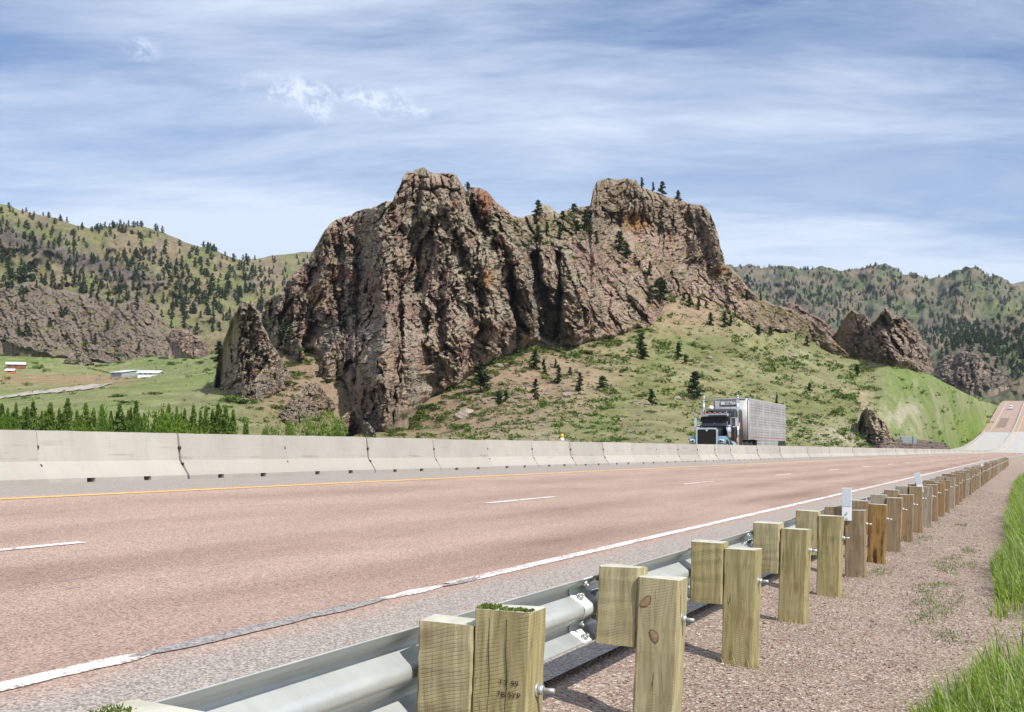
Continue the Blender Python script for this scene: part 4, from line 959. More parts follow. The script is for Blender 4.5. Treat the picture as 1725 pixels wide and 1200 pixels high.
# parapet of the bridge beside the far carriageway
def parapet():
    s = srange(380, 556, 4); ll = [23.95, 23.95, 24.25, 24.25, 24.25]; zz = [-.05, .85, .85, -.05, -1.2]
    S = s[:, None]+np.zeros((1, 5)); L = S*0+np.array(ll)[None]; P = RP(S, L); P[..., 2] += np.array(zz)[None]
    o = grid('bridge_parapet', P, M_conc, sm=False, flip=True); tag(o, 'pale concrete parapet along the left side of the far bridge', 'parapet')
parapet()
def rubble():
    s = np.arange(238, 400, .35); t = np.linspace(0, 1, 26); S = s[:, None]+0*t[None]; T = 0*S+t[None]
    hgt = np.interp(s, [238, 246, 300, 380, 400], [1.2, 2.5, 3.3, 2.8, .8])[:, None]
    e1, e2, c = worley(S/1.1, T*hgt/.8, 77); n = np.minimum((e2-e1)*2.5, 1)**.6*.5+c*.5
    L = 25.0+T*1.4-n*.9; P = RP(S, L); P[..., 2] = road_z(S, L*0+24.6)-.1+T*hgt
    C = lerp((.12, .092, .08), (.20, .155, .135), c); q = P.copy()
    P = np.concatenate([P, P[:, -1:]+np.array([-.6, 6, -.2])], 1); C = np.concatenate([C, C[:, -1:]], 1)
    o = grid('rubble_bank', P, M_boulder, cols=C, flip=True); tag(o, 'long dark bank of piled rubble at the roadside below the green knoll', 'rubble bank')
rubble()
# ------------------------------------------------------------------ guardrail: posts, blocks, W beam
RAIL = empty('guardrail', tuple(RP(3.955, 1.8, 0.)), 0, 'long steel beam guardrail on wooden posts along the right roadside', 'guardrail')
RAIL_INV = Matrix.Translation(-RAIL.location)
def child(o, parent):
    o.parent = parent; return o
def put_rail(o):   # world placement -> child of the guardrail empty
    o.parent = RAIL; o.location = Vector(o.location)-RAIL.location
def wood_block(name, lx, ly, z0, z1, seed, mats, slope=0., rough=.0025, warp=.0):
    """lx along the local x (road), ly local y (left), one timber with worn edges"""
    r = random.Random(seed); bm = bmesh.new(); nz = 12
    x0, x1 = -lx/2, lx/2; y0, y1 = min(0, ly), max(0, ly)
    ring = []
    for k in range(nz+1):
        z = z0+(z1-z0)*k/nz; pts = []
        for (cx, cy, ax, ay) in ((x0, y0, 1, 1), (x1, y0, -1, 1), (x1, y1, -1, -1), (x0, y1, 1, -1)):
            b = .006+r.uniform(0, .004)
            for (dx, dy) in (((0, b), (b, 0)) if (ax, ay) in ((1, 1), (-1, -1)) else ((b, 0), (0, b))):
                pts.append((cx+ax*dx+r.uniform(-rough, rough), cy+ay*dy+r.uniform(-rough, rough)+warp*math.sin(3.1*k/nz), z+(slope*(cy-y0) if k == nz else 0)+(r.uniform(-.004, .002) if k == nz else 0)))
        ring.append([bm.verts.new(p) for p in pts])
    for a, b in zip(ring[:-1], ring[1:]):
        for i in range(8): f = bm.faces.new((a[i], a[(i+1) % 8], b[(i+1) % 8], b[i])); f.material_index = 0
    f = bm.faces.new(ring[0][::-1]); f.material_index = 1; top = bm.faces.new(ring[-1]); top.material_index = 1
    q = bmesh.ops.inset_region(bm, faces=[top], thickness=.012, depth=0)
    return bm_obj(name, bm, mats, link=True)
def bolt_me():
    bm = bmesh.new()
    tube(bm, (0, .002, 0), (0, -.004, 0), .024, n=16); tube(bm, (0, -.004, 0), (0, -.022, 0), .0165, n=6); tube(bm, (0, -.02, 0), (0, -.062, 0), .0085, n=10)
    return bm_obj('bolt', bm, M_bolt, link=False)
BOLT = bolt_me()
LB = 1.768
NEW = [(M_wood, M_end), (M_wood2, M_end)]
desc = {-1: 'mossy post top at the bottom edge', 0: 'tall split post with burnt stamp and mossy top', 1: 'yellowish post with two oval knots', 9: None}
POST_TOP = {}
for k in range(-1, 62):
    s = 3.955+1.905*k
    if s < 1.5: pass
    r = random.Random(500+k)
    if k <= 4: pm = (M_wood, M_wood, M_wood2, M_wood, M_wood, M_wood)[k+1]; bmm = (M_wood, M_wood2, M_wood2, M_wood, M_wood2, M_wood2)[k+1]
    else:
        pm = M_tar if k == 6 else r.choice([M_old, M_old, M_oldg, M_old]); bmm = r.choice([M_oldg, M_old])
    top = {-1: .80, 0: .80, 1: .715, 2: .725, 3: .72, 4: .735, 5: .70}.get(k, .71+r.uniform(-.03, .035))
    gz = verge_z(s, LB-.1)
    post = wood_block('post', .155, -.205, -.35, top, 900+k, [pm, M_end], slope=r.uniform(-.03, .03) if k != 0 else -.02, warp=r.uniform(-.004, .004))
    hd = math.atan2(math.cos(heading(s)), math.sin(heading(s)))
    lean = {-1: .03, 0: .035, 1: .05, 2: .03, 3: .035, 4: .03}.get(k, r.uniform(-.03, .05))
    post.location = RP(s, LB, gz*.5); post.rotation_euler = (lean, r.uniform(-.015, .015), hd+r.uniform(-.05, .05)); put_rail(post)
    if desc.get(k): post['label'] = desc[k]
    elif k == 6: post['label'] = 'orange brown post with black creosote stains'
    z0, z1 = (.36, .742) if k != 4 else (.36, .76)
    dz = r.uniform(-.015, .02)
    blk = wood_block('spacer_block', .15, .205, z0+dz, z1+dz, 1900+k, [bmm, M_end], slope=r.uniform(-.04, .02), rough=.002)
    blk.parent = post; blk.location = (0, .004, 0); blk.rotation_euler = (0, r.uniform(-.03, .03), r.uniform(-.04, .04))
    b = bpy.data.objects.new('bolt', BOLT); COL.objects.link(b); b.parent = post; b.location = (r.uniform(-.01, .01), -.205, .545+r.uniform(-.02, .02)); b.rotation_euler = (r.uniform(-.1, .1), r.uniform(0, 1), r.uniform(-.15, .15))
    POST_TOP[k] = (s, top, gz, hd)
    if k in (0, -1):   # moss growing on the sawn top
        n = 900; pr = np.random.default_rng(3+k); x = (pr.random(n)-.5)*.15; y = -pr.random(n)*.2
        m = (x < -.075+.045*(1+np.abs(perlin(y*40, y*0+1, 3))*2)) | ((y > -.06) & (x < .02))
        x, y = x[m], y[m]; n = len(x); h = .003+.007*pr.random(n)*(y > -.07); z = top+(-.02 if k == 0 else 0)*(y)+.0*x
        a = pr.random(n)*6.28; w = .004+.004*pr.random(n); P0 = np.stack([x-w*np.cos(a), y-w*np.sin(a), z-.004], 1); P1 = np.stack([x+w*np.cos(a), y+w*np.sin(a), z-.004], 1); P2 = np.stack([x+(pr.random(n)-.5)*.01, y+(pr.random(n)-.5)*.01, z+h], 1)
        mo = mk('moss', np.stack([P0, P1, P2], 1).reshape(-1, 3), None, np.arange(3*n).reshape(-1, 3), M_moss, parent=post)
    if k == 1:
        for yy, zz, a, b, t in ((-.045, .60, .030, .017, -.7), (-.095, .44, .028, .016, .5)):
            ang = np.linspace(0, 2*np.pi, 20, endpoint=False); rr = 1+.08*np.sin(3*ang); u_ = a*np.cos(ang)*rr; w_ = b*np.sin(ang)*rr; Y_ = yy+u_*math.sin(t)+w_*math.cos(t); Z_ = zz+u_*math.cos(t)-w_*math.sin(t)
            for sc_k, mt, xo, nm in ((1.22, M_knotd, -.0798, 'knot_ring'), (1., M_knot, -.0805, 'knot')):
                V = np.stack([np.full(20, xo), yy+(Y_-yy)*sc_k, zz+(Z_-zz)*sc_k], 1); V = np.concatenate([V, [[xo-.0008, yy, zz]]]); mk(nm, V, None, [(20, i, (i+1) % 20) for i in range(20)], mt, parent=post)
    if k == 0:
        for t, lx, lz, sz in (('TY 99', -.165, .547, .027), ('7B SYP', -.160, .507, .027)):
            text_obj('stamp_lettering', t, sz, M_ink, post, (-.0806, lx+.07, lz), (math.pi/2, 0, -math.pi/2))
        # two deep drying splits down the face
        for yy, wv in ((-.055, .0035), (-.118, .0045)):
            zz = np.linspace(-.05, top-.03, 40); c = yy+.004*np.sin(zz*9)+.002*np.sin(zz*31); w = wv*np.interp(zz, [-.05, .1, top-.1, top], [.3, .8, 1, 1.2])*(.7+.3*np.sin(zz*23))
            x = np.full(40, -.0795); V = np.stack([np.stack([x, c-w/2, zz], 1), np.stack([x, c+w/2, zz], 1)], 1)
            q = grid_q(40, 2); so = mk('split', V.reshape(-1, 3), q, mat=M_dark, parent=post)
# W beam, seen from its back
BP = [(.004, .157), (.012, .150), (.046, .128), (.078, .108), (.085, .098), (.085, .082), (.078, .070), (.030, .036), (.006, .022), (.002, .008), (.002, -.008), (.006, -.022), (.030, -.036), (.078, -.070), (.085, -.082), (.085, -.098), (.078, -.108), (.046, -.128), (.012, -.150), (.004, -.157)]
ZC = .545; LR = LB+.212
def beam(a, b, off=0., sag=0):
    s = np.arange(a, b+.001, min(.476, (b-a)/2)); s = np.linspace(a, b, max(3, len(s))); d = np.array([p[0] for p in BP])+off; z = np.array([p[1] for p in BP])+ZC
    S = s[:, None]+0*d[None]; L = LR+d[None]+0*S; gz = np.array([verge_z(q, 2.)*.0 for q in s])
    P = RP(S, L, z[None]+0*S+np.where(S > 330, grade(S), 0))
    o = grid('rail_beam', P, M_galv, uv=np.stack([S, np.linspace(0, .45, len(d))[None]+0*S], -1), sm=True)
    sd = o.modifiers.new('thickness', 'SOLIDIFY'); sd.thickness = .0045; sd.offset = 0
    for v in (o.data,): pass
    o.data.transform(RAIL_INV); o.parent = RAIL; return o
e0 = -6.0
brk = [3.955+1.905*k for k in (1, 3)]+[3.955+1.905*k for k in range(7, 64, 4)]
pts = [e0]+brk
for i, (a, b) in enumerate(zip(pts[:-1], pts[1:])): beam(a-.16 if i else a, b+.16, 0. if i % 2 == 0 else -.006)
def sb_me():
    bm = bmesh.new(); tube(bm, (0, .0, 0), (0, -.006, 0), .017, n=14); tube(bm, (0, -.006, 0), (0, -.02, 0), .015, n=6); tube(bm, (0, -.018, 0), (0, -.034, 0), .0075, n=8)
    return bm_obj('splice_bolt', bm, M_bolt, link=False)
SB = sb_me()
for s in brk[:4]:
    hd = math.atan2(math.cos(heading(s)), math.sin(heading(s)))
    for ds in (-.11, .11):
        for z, d, tilt in ((.137, .030, .6), (.055, .052, -.75), (-.055, .052, .75), (-.137, .030, -.6)):
            b = bpy.data.objects.new('splice_bolt', SB); COL.objects.link(b); b.location = RP(s+ds, LR+d-.008, ZC+z); b.rotation_euler = (tilt, 0, hd); put_rail(b)
# delineator blades on the posts
def delin(k, label, lean=0.):
    s, top, gz, hd = POST_TOP[k]; bm = bmesh.new()
    box(bm, -.006, .006, -.05, .05, -.11, .235, .003)
    o = bm_obj('delineator', bm, M_refl); o.location = RP(s-.09, LB-.02, top+.0); o.rotation_euler = (lean, 0, hd); tag(o, label, 'delineator', 'white delineators on the guardrail')
    bm = bmesh.new(); box(bm, -.009, -.0062, -.046, .046, .04, .229); rf = bm_obj('reflector', bm, M_reflg, parent=o)
    bm = bmesh.new(); tube(bm, (-.006, 0, -.09), (-.014, 0, -.09), .012, n=8); tube(bm, (-.006, .0, -.03), (-.014, 0, -.03), .012, n=8); bm_obj('rivet', bm, M_bolt, parent=o)
delin(5, 'white delineator blade on the first weathered guardrail post')
delin(10, 'leaning white delineator blade farther along the guardrail', -.18)
delin(27, 'tiny far delineator near where the guardrail meets the horizon')
# yellow topped marker on the barrier
def marker():
    o = empty('median_marker', tuple(RP(36.9, 13.55)+np.array([0, 0, .78])), 0, 'white tube marker with a yellow reflective cap on the barrier', 'road marker')
    bm = bmesh.new(); tube(bm, (0, 0, 0), (0, 0, .10), .06, n=16); bm_obj('base', bm, M_refl, parent=o)
    bm = bmesh.new(); tube(bm, (0, 0, .10), (0, 0, .23), .055, .045, n=16); bm_obj('cap', bm, M_amber, parent=o)
marker()
def post_marker():
    o = empty('marker_post', tuple(RP(38.4, 13.55)+np.array([0, 0, .78])), 0, 'thin dark stub on the barrier right of the yellow capped marker', 'road marker')
    bm = bmesh.new(); box(bm, -.012, .012, -.03, .03, 0, .15, .003); bm_obj('stub', bm, M_signback, parent=o)
post_marker()
# ------------------------------------------------------------------ livestock truck: local x right (as seen), y backwards, z up
TS, TL = 81.6, 19.75
_p = RP(TS, TL); _z = float(road_z(TS, TL))
TR = empty('livestock_truck', (_p[0], _p[1], _z), -TH, 'black conventional semi truck pulling a silver slatted livestock trailer', 'truck')
def tp(name, bm, mat, parent=None, sm=False): return bm_obj(name, bm, mat, parent=parent or TR, sm=sm)
def loft(bm, rings, cap=True, mi=0, smooth_=True):
    V = [[bm.verts.new(p) for p in r] for r in rings]
    n = len(V[0])
    for a, b in zip(V[:-1], V[1:]):
        for i in range(n): f = bm.faces.new((a[i], a[(i+1) % n], b[(i+1) % n], b[i])); f.material_index = mi; f.smooth = smooth_
    if cap: bm.faces.new(V[0][::-1]); bm.faces.new(V[-1])
def rrect(w0, w1, z0, z1, r, y, n=4):
    """rounded section: bottom half width w0, top half width w1"""
    P = [(-w0, y, z0), (w0, y, z0)]
    for i in range(n+1):
        t = math.pi/2*i/n; P.append((w1-r+r*math.cos(t), y, z1-r+r*math.sin(t)))
    for i in range(n+1):
        t = math.pi/2*i/n; P.append((-(w1-r)-r*math.sin(t), y, z1-r+r*math.cos(t)))
    return P
bm = bmesh.new(); loft(bm, [rrect(.70, .68, .8, 1.86, .16, .22), rrect(.74, .70, .8, 1.92, .16, .9), rrect(.84, .78, .85, 2.03, .16, 2.25)]); tp('hood', bm, M_black)
# grille with its chrome surround
bm = bmesh.new(); loft(bm, [rrect(.63, .63, .78, 1.80, .13, .14), rrect(.63, .63, .78, 1.80, .13, .25)]); g = tp('grille', bm, M_grille)
bm = bmesh.new()
A = rrect(.735, .735, .74, 1.90, .17, .12); B = rrect(.635, .635, .78, 1.80, .12, .12)
for y0, y1 in ((.10, .26),):
    VA = [[bm.verts.new((p[0], y, p[2])) for p in A] for y in (y0, y1)]; VB = [[bm.verts.new((p[0], y, p[2])) for p in B] for y in (y0, y1)]
    n = len(A)
    for i in range(1, n):
        j = (i+1) % n
        bm.faces.new((VA[0][i], VA[0][j], VB[0][j], VB[0][i])); bm.faces.new((VA[0][i], VA[1][i], VA[1][j], VA[0][j])); bm.faces.new((VB[0][i], VB[0][j], VB[1][j], VB[1][i]))
tp('grille_surround', bm, M_chrome)
bm = bmesh.new()
for i in range(-8, 9): box(bm, i*.07-.006, i*.07+.006, .118, .135, .80, 1.74)
tp('grille_bars', bm, plain('dark_bars', (.05, .045, .04), .5, .3))
bm = bmesh.new(); tube(bm, (0, .09, 1.74), (0, .13, 1.74), .075, n=14); tube(bm, (0, .075, 1.74), (0, .1, 1.74), .045, n=10); tp('hood_emblem', bm, M_chrome)
# bumper
bm = bmesh.new(); box(bm, -1.2, 1.2, -.02, .16, .42, .80, .05); tp('bumper', bm, M_chrome)
# blue fenders with lamp pods
for sx in (-1, 1):
    bm = bmesh.new(); prof = [(.15, .80), (.12, 1.05), (.22, 1.22), (.45, 1.33), (.80, 1.36), (1.15, 1.30), (1.45, 1.15), (1.70, .90), (1.82, .66), (1.66, .62), (1.45, .95), (1.15, 1.13), (.80, 1.18), (.52, 1.1), (.36, .92), (.30, .70)]
    prism(bm, prof, sx*.70, sx*1.21); bmesh.ops.bevel(bm, geom=[e for e in bm.edges if abs(abs(e.verts[0].co.x)-1.21) < .01 and abs(abs(e.verts[1].co.x)-1.21) < .01], offset=.06, segments=3, affect='EDGES')
    f = tp('fender', bm, M_blue, sm=False)
    bm = bmesh.new(); box(bm, sx*1.0-.17, sx*1.0+.17, .06, .2, .88, 1.14, .04); h = tp('headlight', bm, M_wht)
    bm = bmesh.new(); tube(bm, (sx*.94, .03, 1.0), (sx*.94, .08, 1.0), .09, n=16); tube(bm, (sx*1.1, .03, .99), (sx*1.1, .08, .99), .05, n=12); tp('lens', bm, M_glass, h)
    bm = bmesh.new(); tube(bm, (sx*.99, .75, .53), (sx*1.2, .75, .53), .53, n=28)
    wl = tp('wheel', bm, M_tyre); bm = bmesh.new(); tube(bm, (sx*1.2, .75, .53), (sx*1.22, .75, .53), .29, n=20); tube(bm, (sx*1.22, .75, .53), (sx*1.30, .75, .53), .12, .09, n=14); tp('rim', bm, M_chrome, wl)
    # air cleaner
    bm = bmesh.new(); tube(bm, (sx*1.02, 2.0, 1.28), (sx*1.02, 2.0, 2.05), .19, n=20); tube(bm, (sx*1.02, 2.0, 2.05), (sx*1.02, 2.0, 2.12), .21, .12, n=20); tp('air_cleaner', bm, M_chrome)
    # exhaust stack with curved tip
    bm = bmesh.new(); tube(bm, (sx*1.19, 4.15, .7), (sx*1.19, 4.15, 2.3), .11, n=16); tube(bm, (sx*1.19, 4.15, 2.3), (sx*1.19, 4.15, 3.95), .075, n=16)
    tube(bm, (sx*1.19, 4.15, 3.95), (sx*1.19, 4.22, 4.10), .075, n=14); tube(bm, (sx*1.19, 4.22, 4.10), (sx*1.19, 4.42, 4.22), .075, n=14); tp('exhaust_stack', bm, M_chrome)
    # mirrors
    bm = bmesh.new(); box(bm, sx*1.42-.09, sx*1.42+.09, 2.75, 2.83, 2.02, 2.62, .02); tube(bm, (sx*1.0, 2.6, 2.62), (sx*1.42, 2.79, 2.64), .018, n=8); tube(bm, (sx*1.0, 2.6, 2.0), (sx*1.42, 2.79, 2.0), .018, n=8); tp('mirror', bm, M_chrome)
    # steps and fuel tank under the doors
    bm = bmesh.new(); tube(bm, (sx*.92, 2.6, .75), (sx*.92, 4.6, .75), .31, n=20); tp('fuel_tank', bm, M_chrome)
# cab and sleeper
bm = bmesh.new(); loft(bm, [rrect(.98, .93, .95, 2.72, .1, 2.25), rrect(1.0, .95, .95, 2.86, .12, 2.55), rrect(1.02, .97, .95, 2.95, .14, 3.9)]); tp('cab', bm, M_black)
bm = bmesh.new(); loft(bm, [rrect(1.0, .93, .95, 2.92, .12, 3.2), rrect(1.04, .98, .95, 3.12, .16, 3.6), rrect(1.06, 1.0, .95, 3.30, .18, 4.4), rrect(1.08, 1.02, .95, 3.34, .18, 6.5)]); slp = tp('sleeper', bm, M_black)
bm = bmesh.new(); box(bm, 1.075, 1.085, 4.9, 5.5, 1.9, 2.35, 0); tp('orange_panel', bm, M_orange, slp)
for a, b in (((-.2, 2.95, 2.99), (.0, 0, 0)),): pass
bm = bmesh.new(); V = [bm.verts.new(p) for p in ((-.86, 2.235, 2.07), (.86, 2.235, 2.07), (.82, 2.42, 2.68), (-.82, 2.42, 2.68), (-.86, 2.255, 2.07), (.86, 2.255, 2.07), (.82, 2.44, 2.68), (-.82, 2.44, 2.68))]
for q in ((0, 1, 2, 3), (4, 7, 6, 5), (0, 4, 5, 1), (1, 5, 6, 2), (2, 6, 7, 3), (3, 7, 4, 0)): bm.faces.new([V[i] for i in q])
bmesh.ops.translate(bm, vec=(0, -.04, 0), verts=bm.verts[:]); ws = tp('windshield', bm, M_glass)
bm = bmesh.new(); tube(bm, (0, 2.19, 2.06), (0, 2.39, 2.68), .018, n=8)
for sx in (-1, 1): tube(bm, (sx*.9, 2.19, 2.04), (sx*.86, 2.39, 2.7), .035, n=8)
tp('windshield_frame', bm, M_chrome, ws)
bm = bmesh.new(); prism(bm, [(1.98, 2.70), (2.42, 2.76), (2.46, 2.90), (2.40, 2.93), (1.94, 2.80)], -.95, .95); vis = tp('sun_visor', bm, M_chrome)
bm = bmesh.new()
for i in range(-2, 3): box(bm, i*.36-.07, i*.36+.07, 2.4, 2.56, 2.94, 3.0, .015)
tp('marker_lamp', bm, M_orange, vis)
bm = bmesh.new()
for sx in (-1, 1): box(bm, sx*.985-.03, sx*.985+.03, 2.62, 3.3, 2.1, 2.62, .01)
tp('side_window', bm, M_glass)
bm = bmesh.new(); tube(bm, (-.55, 3.6, 3.2), (-.55, 3.6, 3.42), .16, .19, n=16); tube(bm, (-.55, 3.6, 3.42), (-.55, 3.6, 3.5), .19, .08, n=16); tp('roof_dome', bm, M_wht)
bm = bmesh.new(); tube(bm, (.62, 2.95, 2.9), (.62, 3.5, 3.12), .035, n=8); tp('air_horn', bm, M_chrome)
bm = bmesh.new(); V = [bm.verts.new(p) for p in ((-.42, 2.3, 2.08), (-.12, 2.3, 2.08), (-.27, 2.33, 2.18))]; bm.faces.new(V); V2 = [bm.verts.new((v.co.x, v.co.y+.05, v.co.z)) for v in V]; bm.faces.new(V2[::-1])
tp('dash_papers', bm, M_wht)
bm = bmesh.new(); box(bm, -.45, .45, 2.3, 9.4, .72, 1.02, .02); box(bm, -1.0, 1.0, 6.6, 6.9, .8, 1.1, .02); tp('chassis', bm, plain('rusty_chassis', (.14, .09, .06), .8, .1))
for y in (7.6, 8.95):
    for sx in (-1, 1):
        bm = bmesh.new(); tube(bm, (sx*.62, y, .52), (sx*1.2, y, .52), .52, n=28); w_ = tp('wheel', bm, M_tyre); bm = bmesh.new(); tube(bm, (sx*1.2, y, .52), (sx*1.215, y, .52), .29, n=20); tp('rim', bm, M_chrome, w_)
# ---------------------------------------------------- trailer
Y0, Y1 = 7.3, 22.2; ZT = 4.12
bm = bmesh.new(); box(bm, -1.22, 1.22, Y0+.08, Y1-.06, 1.22, ZT-.1); box(bm, -1.22, 1.22, Y0+3.2, Y1-3.6, .55, 1.22); trl = tp('trailer', bm, M_void)
bm = bmesh.new()   # front bulkhead with rounded corners
loft(bm, [[(-1.29, Y0+.45, z) for z in ()] or p for p in ([( -1.29, Y0+.55, 1.15), (-1.27, Y0+.18, 1.15), (-1.1, Y0, 1.15), (1.1, Y0, 1.15), (1.27, Y0+.18, 1.15), (1.29, Y0+.55, 1.15), (0, Y0+.5, 1.15)], [(-1.29, Y0+.55, ZT), (-1.27, Y0+.18, ZT), (-1.1, Y0, ZT), (1.1, Y0, ZT), (1.27, Y0+.18, ZT), (1.29, Y0+.55, ZT), (0, Y0+.5, ZT)])]); tp('front_bulkhead', bm, M_alu, trl)
bm = bmesh.new(); box(bm, -1.30, 1.30, Y0+.12, Y1, ZT-.11, ZT+.03, .03); box(bm, -1.12, 1.12, Y0-.03, Y0+.2, ZT-.09, ZT+.03, .03); tp('roof_rail', bm, M_alu, trl)
def wall(sx):
    bm = bmesh.new(); x0, x1 = sorted((sx*1.235, sx*1.285))
    # horizontal planks with slots between them, and vertical ribs
    zs = np.linspace(1.26, ZT-.14, 15); low = np.arange(.60, 1.2, .2)
    def plank(y0, y1, z, h): box(bm, x0, x1, y0, y1, z-h/2, z+h/2)
    for i, z in enumerate(zs):
        solid = i in (4, 9, 14)
        plank(Y0+.5, Y1, z, .205 if solid else .075)
    for z in low: plank(Y0+3.2, Y1-3.4, z, .09)
    x0, x1 = sorted((sx*1.23, sx*1.30)); y = Y0+.55; k = 0
    while y < Y1:
        w = .24 if k % 8 == 0 else .14 if k % 4 == 0 else .105
        box(bm, x0, x1, y-w/2, y+w/2, 1.18 if not (Y0+3.2 < y < Y1-3.4) else .52, ZT-.1); y += .31; k += 1
    r = random.Random(4)
    for _ in range(34):
        y = r.uniform(Y0+.7, Y1-.8); z = r.choice(list(zs)); box(bm, sx*1.262-.012, sx*1.262+.012, y, y+r.choice([.31, .62, .93]), z-.1, z+.1)
    for y0, y1, z0, z1 in ((Y0+.5, Y1, 1.17, 1.25), (Y0+3.2, Y1-3.4, .48, .56), (Y0+.2, Y0+2.2, 1.17, 1.75)): box(bm, sx*1.27-.03, sx*1.27+.03, y0, y1, z0, z1)
    tp('side_wall', bm, M_slat, trl)
    bm = bmesh.new(); box(bm, sx*1.305-.004, sx*1.305+.004, 0, .34, 1.33, 1.385); tape = bm_obj('reflective_strip', bm, M_red, parent=trl); tape.location = (0, Y0+.8, 0)
    y = Y0+1.4
    while y < Y1-.4:
        c = tape.copy(); COL.objects.link(c); c.parent = trl; c.location = (0, y, 0); y += .6
wall(1); wall(-1)
bm = bmesh.new(); box(bm, -.75, .62, Y0-.05, Y0+.02, 3.63, 3.97, .03); sb = tp('name_board', bm, plain('board_frame', (.07, .07, .07), .5), trl)
bm = bmesh.new(); box(bm, -.70, .57, Y0-.062, Y0-.045, 3.68, 3.92); tp('board_face', bm, M_wht, sb)
text_obj('lettering', 'WALTZ', .27, M_grille, sb, (.02, Y0-.07, 3.71), (math.pi/2, 0, 0), .004, 'CENTER', 1.05, .9)
for y in (Y1-3.0, Y1-1.75, Y1-.6):
    for sx in (-1, 1):
        bm = bmesh.new(); tube(bm, (sx*.65, y, .52), (sx*1.22, y, .52), .52, n=28); w_ = tp('wheel', bm, M_tyre, trl)
    bm = bmesh.new()
    tube(bm, (1.2, y, .60), (1.3, y, .60), .60, n=28); 
    tp('wheel_arch', bm, M_tyre, trl)

# ------------------------------------------------------------------ white car on the hill
def car():
    s = float(np.interp(640, RP(np.arange(500, 800), 20.)[:, 1], np.arange(500, 800))); p = RP(s, 18.7)
    C_ = empty('white_car', tuple(p), -float(heading(s)), 'small white van driving down the far carriageway on the hill', 'car')
    C_.rotation_euler = (math.atan2(float(grade(s+3)-grade(s-3)), 6.), 0, -float(heading(s)))
    bm = bmesh.new(); loft(bm, [rrect(.92, .88, .35, .98, .15, 0), rrect(.98, .94, .32, 1.12, .15, 1.0), rrect(.98, .90, .32, 1.2, .2, 1.15), rrect(.98, .86, .32, 1.9, .25, 2.0), rrect(.98, .86, .32, 1.98, .25, 3.6), rrect(.95, .84, .35, 1.9, .25, 4.9)]); b = bm_obj('body', bm, M_carw, parent=C_)
    bm = bmesh.new(); V = [bm.verts.new(q) for q in ((-.82, 1.14, 1.25), (.82, 1.14, 1.25), (.74, 1.82, 1.76), (-.74, 1.82, 1.76))]; bm.faces.new(V); V2 = [bm.verts.new((v.co.x, v.co.y-.04, v.co.z+.03)) for v in V]; bm.faces.new(V2[::-1])
    for i in range(4): bm.faces.new((V[i], V2[i], V2[(i+1) % 4], V[(i+1) % 4]))
    bm_obj('windshield', bm, M_glass, parent=C_)
    bm = bmesh.new(); box(bm, -.55, .55, -.02, .05, .55, .75, .02); bm_obj('grille', bm, M_grille, parent=C_)
    for sx in (-1, 1):
        bm = bmesh.new(); box(bm, sx*.72-.14, sx*.72+.14, -.02, .06, .72, .9, .02); bm_obj('headlight', bm, M_lamp, parent=C_)
        for y in (.85, 4.0):
            bm = bmesh.new(); tube(bm, (sx*.75, y, .34), (sx*.99, y, .34), .34, n=20); bm_obj('wheel', bm, M_tyre, parent=C_)
car()
# ------------------------------------------------------------------ sign seen from behind
def sign():
    Yv = 262.; p = W(np.array(1528.), np.array(757.), Yv); S_ = empty('road_sign', tuple(p), -.05, 'wide highway sign seen from its grey green back on two steel posts', 'road sign')
    m = Yv/F; w = 16*m; z0 = 10*m; z1 = 22*m
    bm = bmesh.new(); box(bm, -w, w, -.03, .03, z0, z1, .02); pn = bm_obj('sign_panel', bm, M_signback, parent=S_)
    bm = bmesh.new()
    for z in (z0+.35, (z0+z1)/2, z1-.3): box(bm, -w, w, -.09, -.03, z-.05, z+.05)
    bm_obj('stiffener', bm, plain('stiffener_steel', (.36, .42, .40), .5, .3), parent=pn)
    for sx in (-.62, .62):
        bm = bmesh.new(); box(bm, sx*w-.07, sx*w+.07, -.22, -.09, -.8, z1, .01); bm_obj('post', bm, plain('sign_post', (.24, .28, .28), .5, .3), parent=S_)
sign()
# ------------------------------------------------------------------ ray casting onto what is already built
bpy.context.view_layer.update(); DG = bpy.context.evaluated_depsgraph_get()
GROUNDS = ('hillside', 'rock_butte', 'left_mountain', 'far_left', 'right_mountain', 'right_foothill', 'rock_', 'ground', 'rubble')
EYE = Vector((0, 0, EZ))
def hit(px, py):
    d = Vector(((px-CX)/F, 1, -(py-HY)/F)).normalized(); o = EYE.copy()
    for _ in range(8):
        ok, loc, nr, fi, ob, mx = sc.ray_cast(DG, o, d)
        if not ok: return None
        if ob.name.startswith(GROUNDS): return loc, ob.name
        o = loc+d*.05
    return None
# ------------------------------------------------------------------ plant meshes, unit height
def tri_cloud(c, size, nrm_up=.0, seed=0, flat=.5):
    r = np.random.default_rng(seed); n = len(c); size = np.broadcast_to(size, (n,))[:, None]
    u = r.normal(size=(n, 3)); u /= np.linalg.norm(u, axis=1, keepdims=True); w = r.normal(size=(n, 3)); v = np.cross(u, w); v /= np.linalg.norm(v, axis=1, keepdims=True)
    u[:, 2] *= flat; v[:, 2] *= flat
    P = np.stack([c+u*size, c-u*size*.6+v*size*.7, c-u*size*.5-v*size*.7], 1)
    return P.reshape(-1, 3), np.arange(3*n).reshape(-1, 3)
def cone(P0, P1, r0, r1, n=6):
    P0 = np.array(P0, float); P1 = np.array(P1, float); d = P1-P0; d /= np.linalg.norm(d); a = np.cross(d, [.3, .9, .2]); a /= np.linalg.norm(a); b = np.cross(d, a)
    t = np.arange(n)*2*np.pi/n; c = np.cos(t)[:, None]*a+np.sin(t)[:, None]*b
    V = np.concatenate([P0+c*r0, P1+c*r1]); Q = np.array([(i, (i+1) % n, n+(i+1) % n, n+i) for i in range(n)]); return V, Q
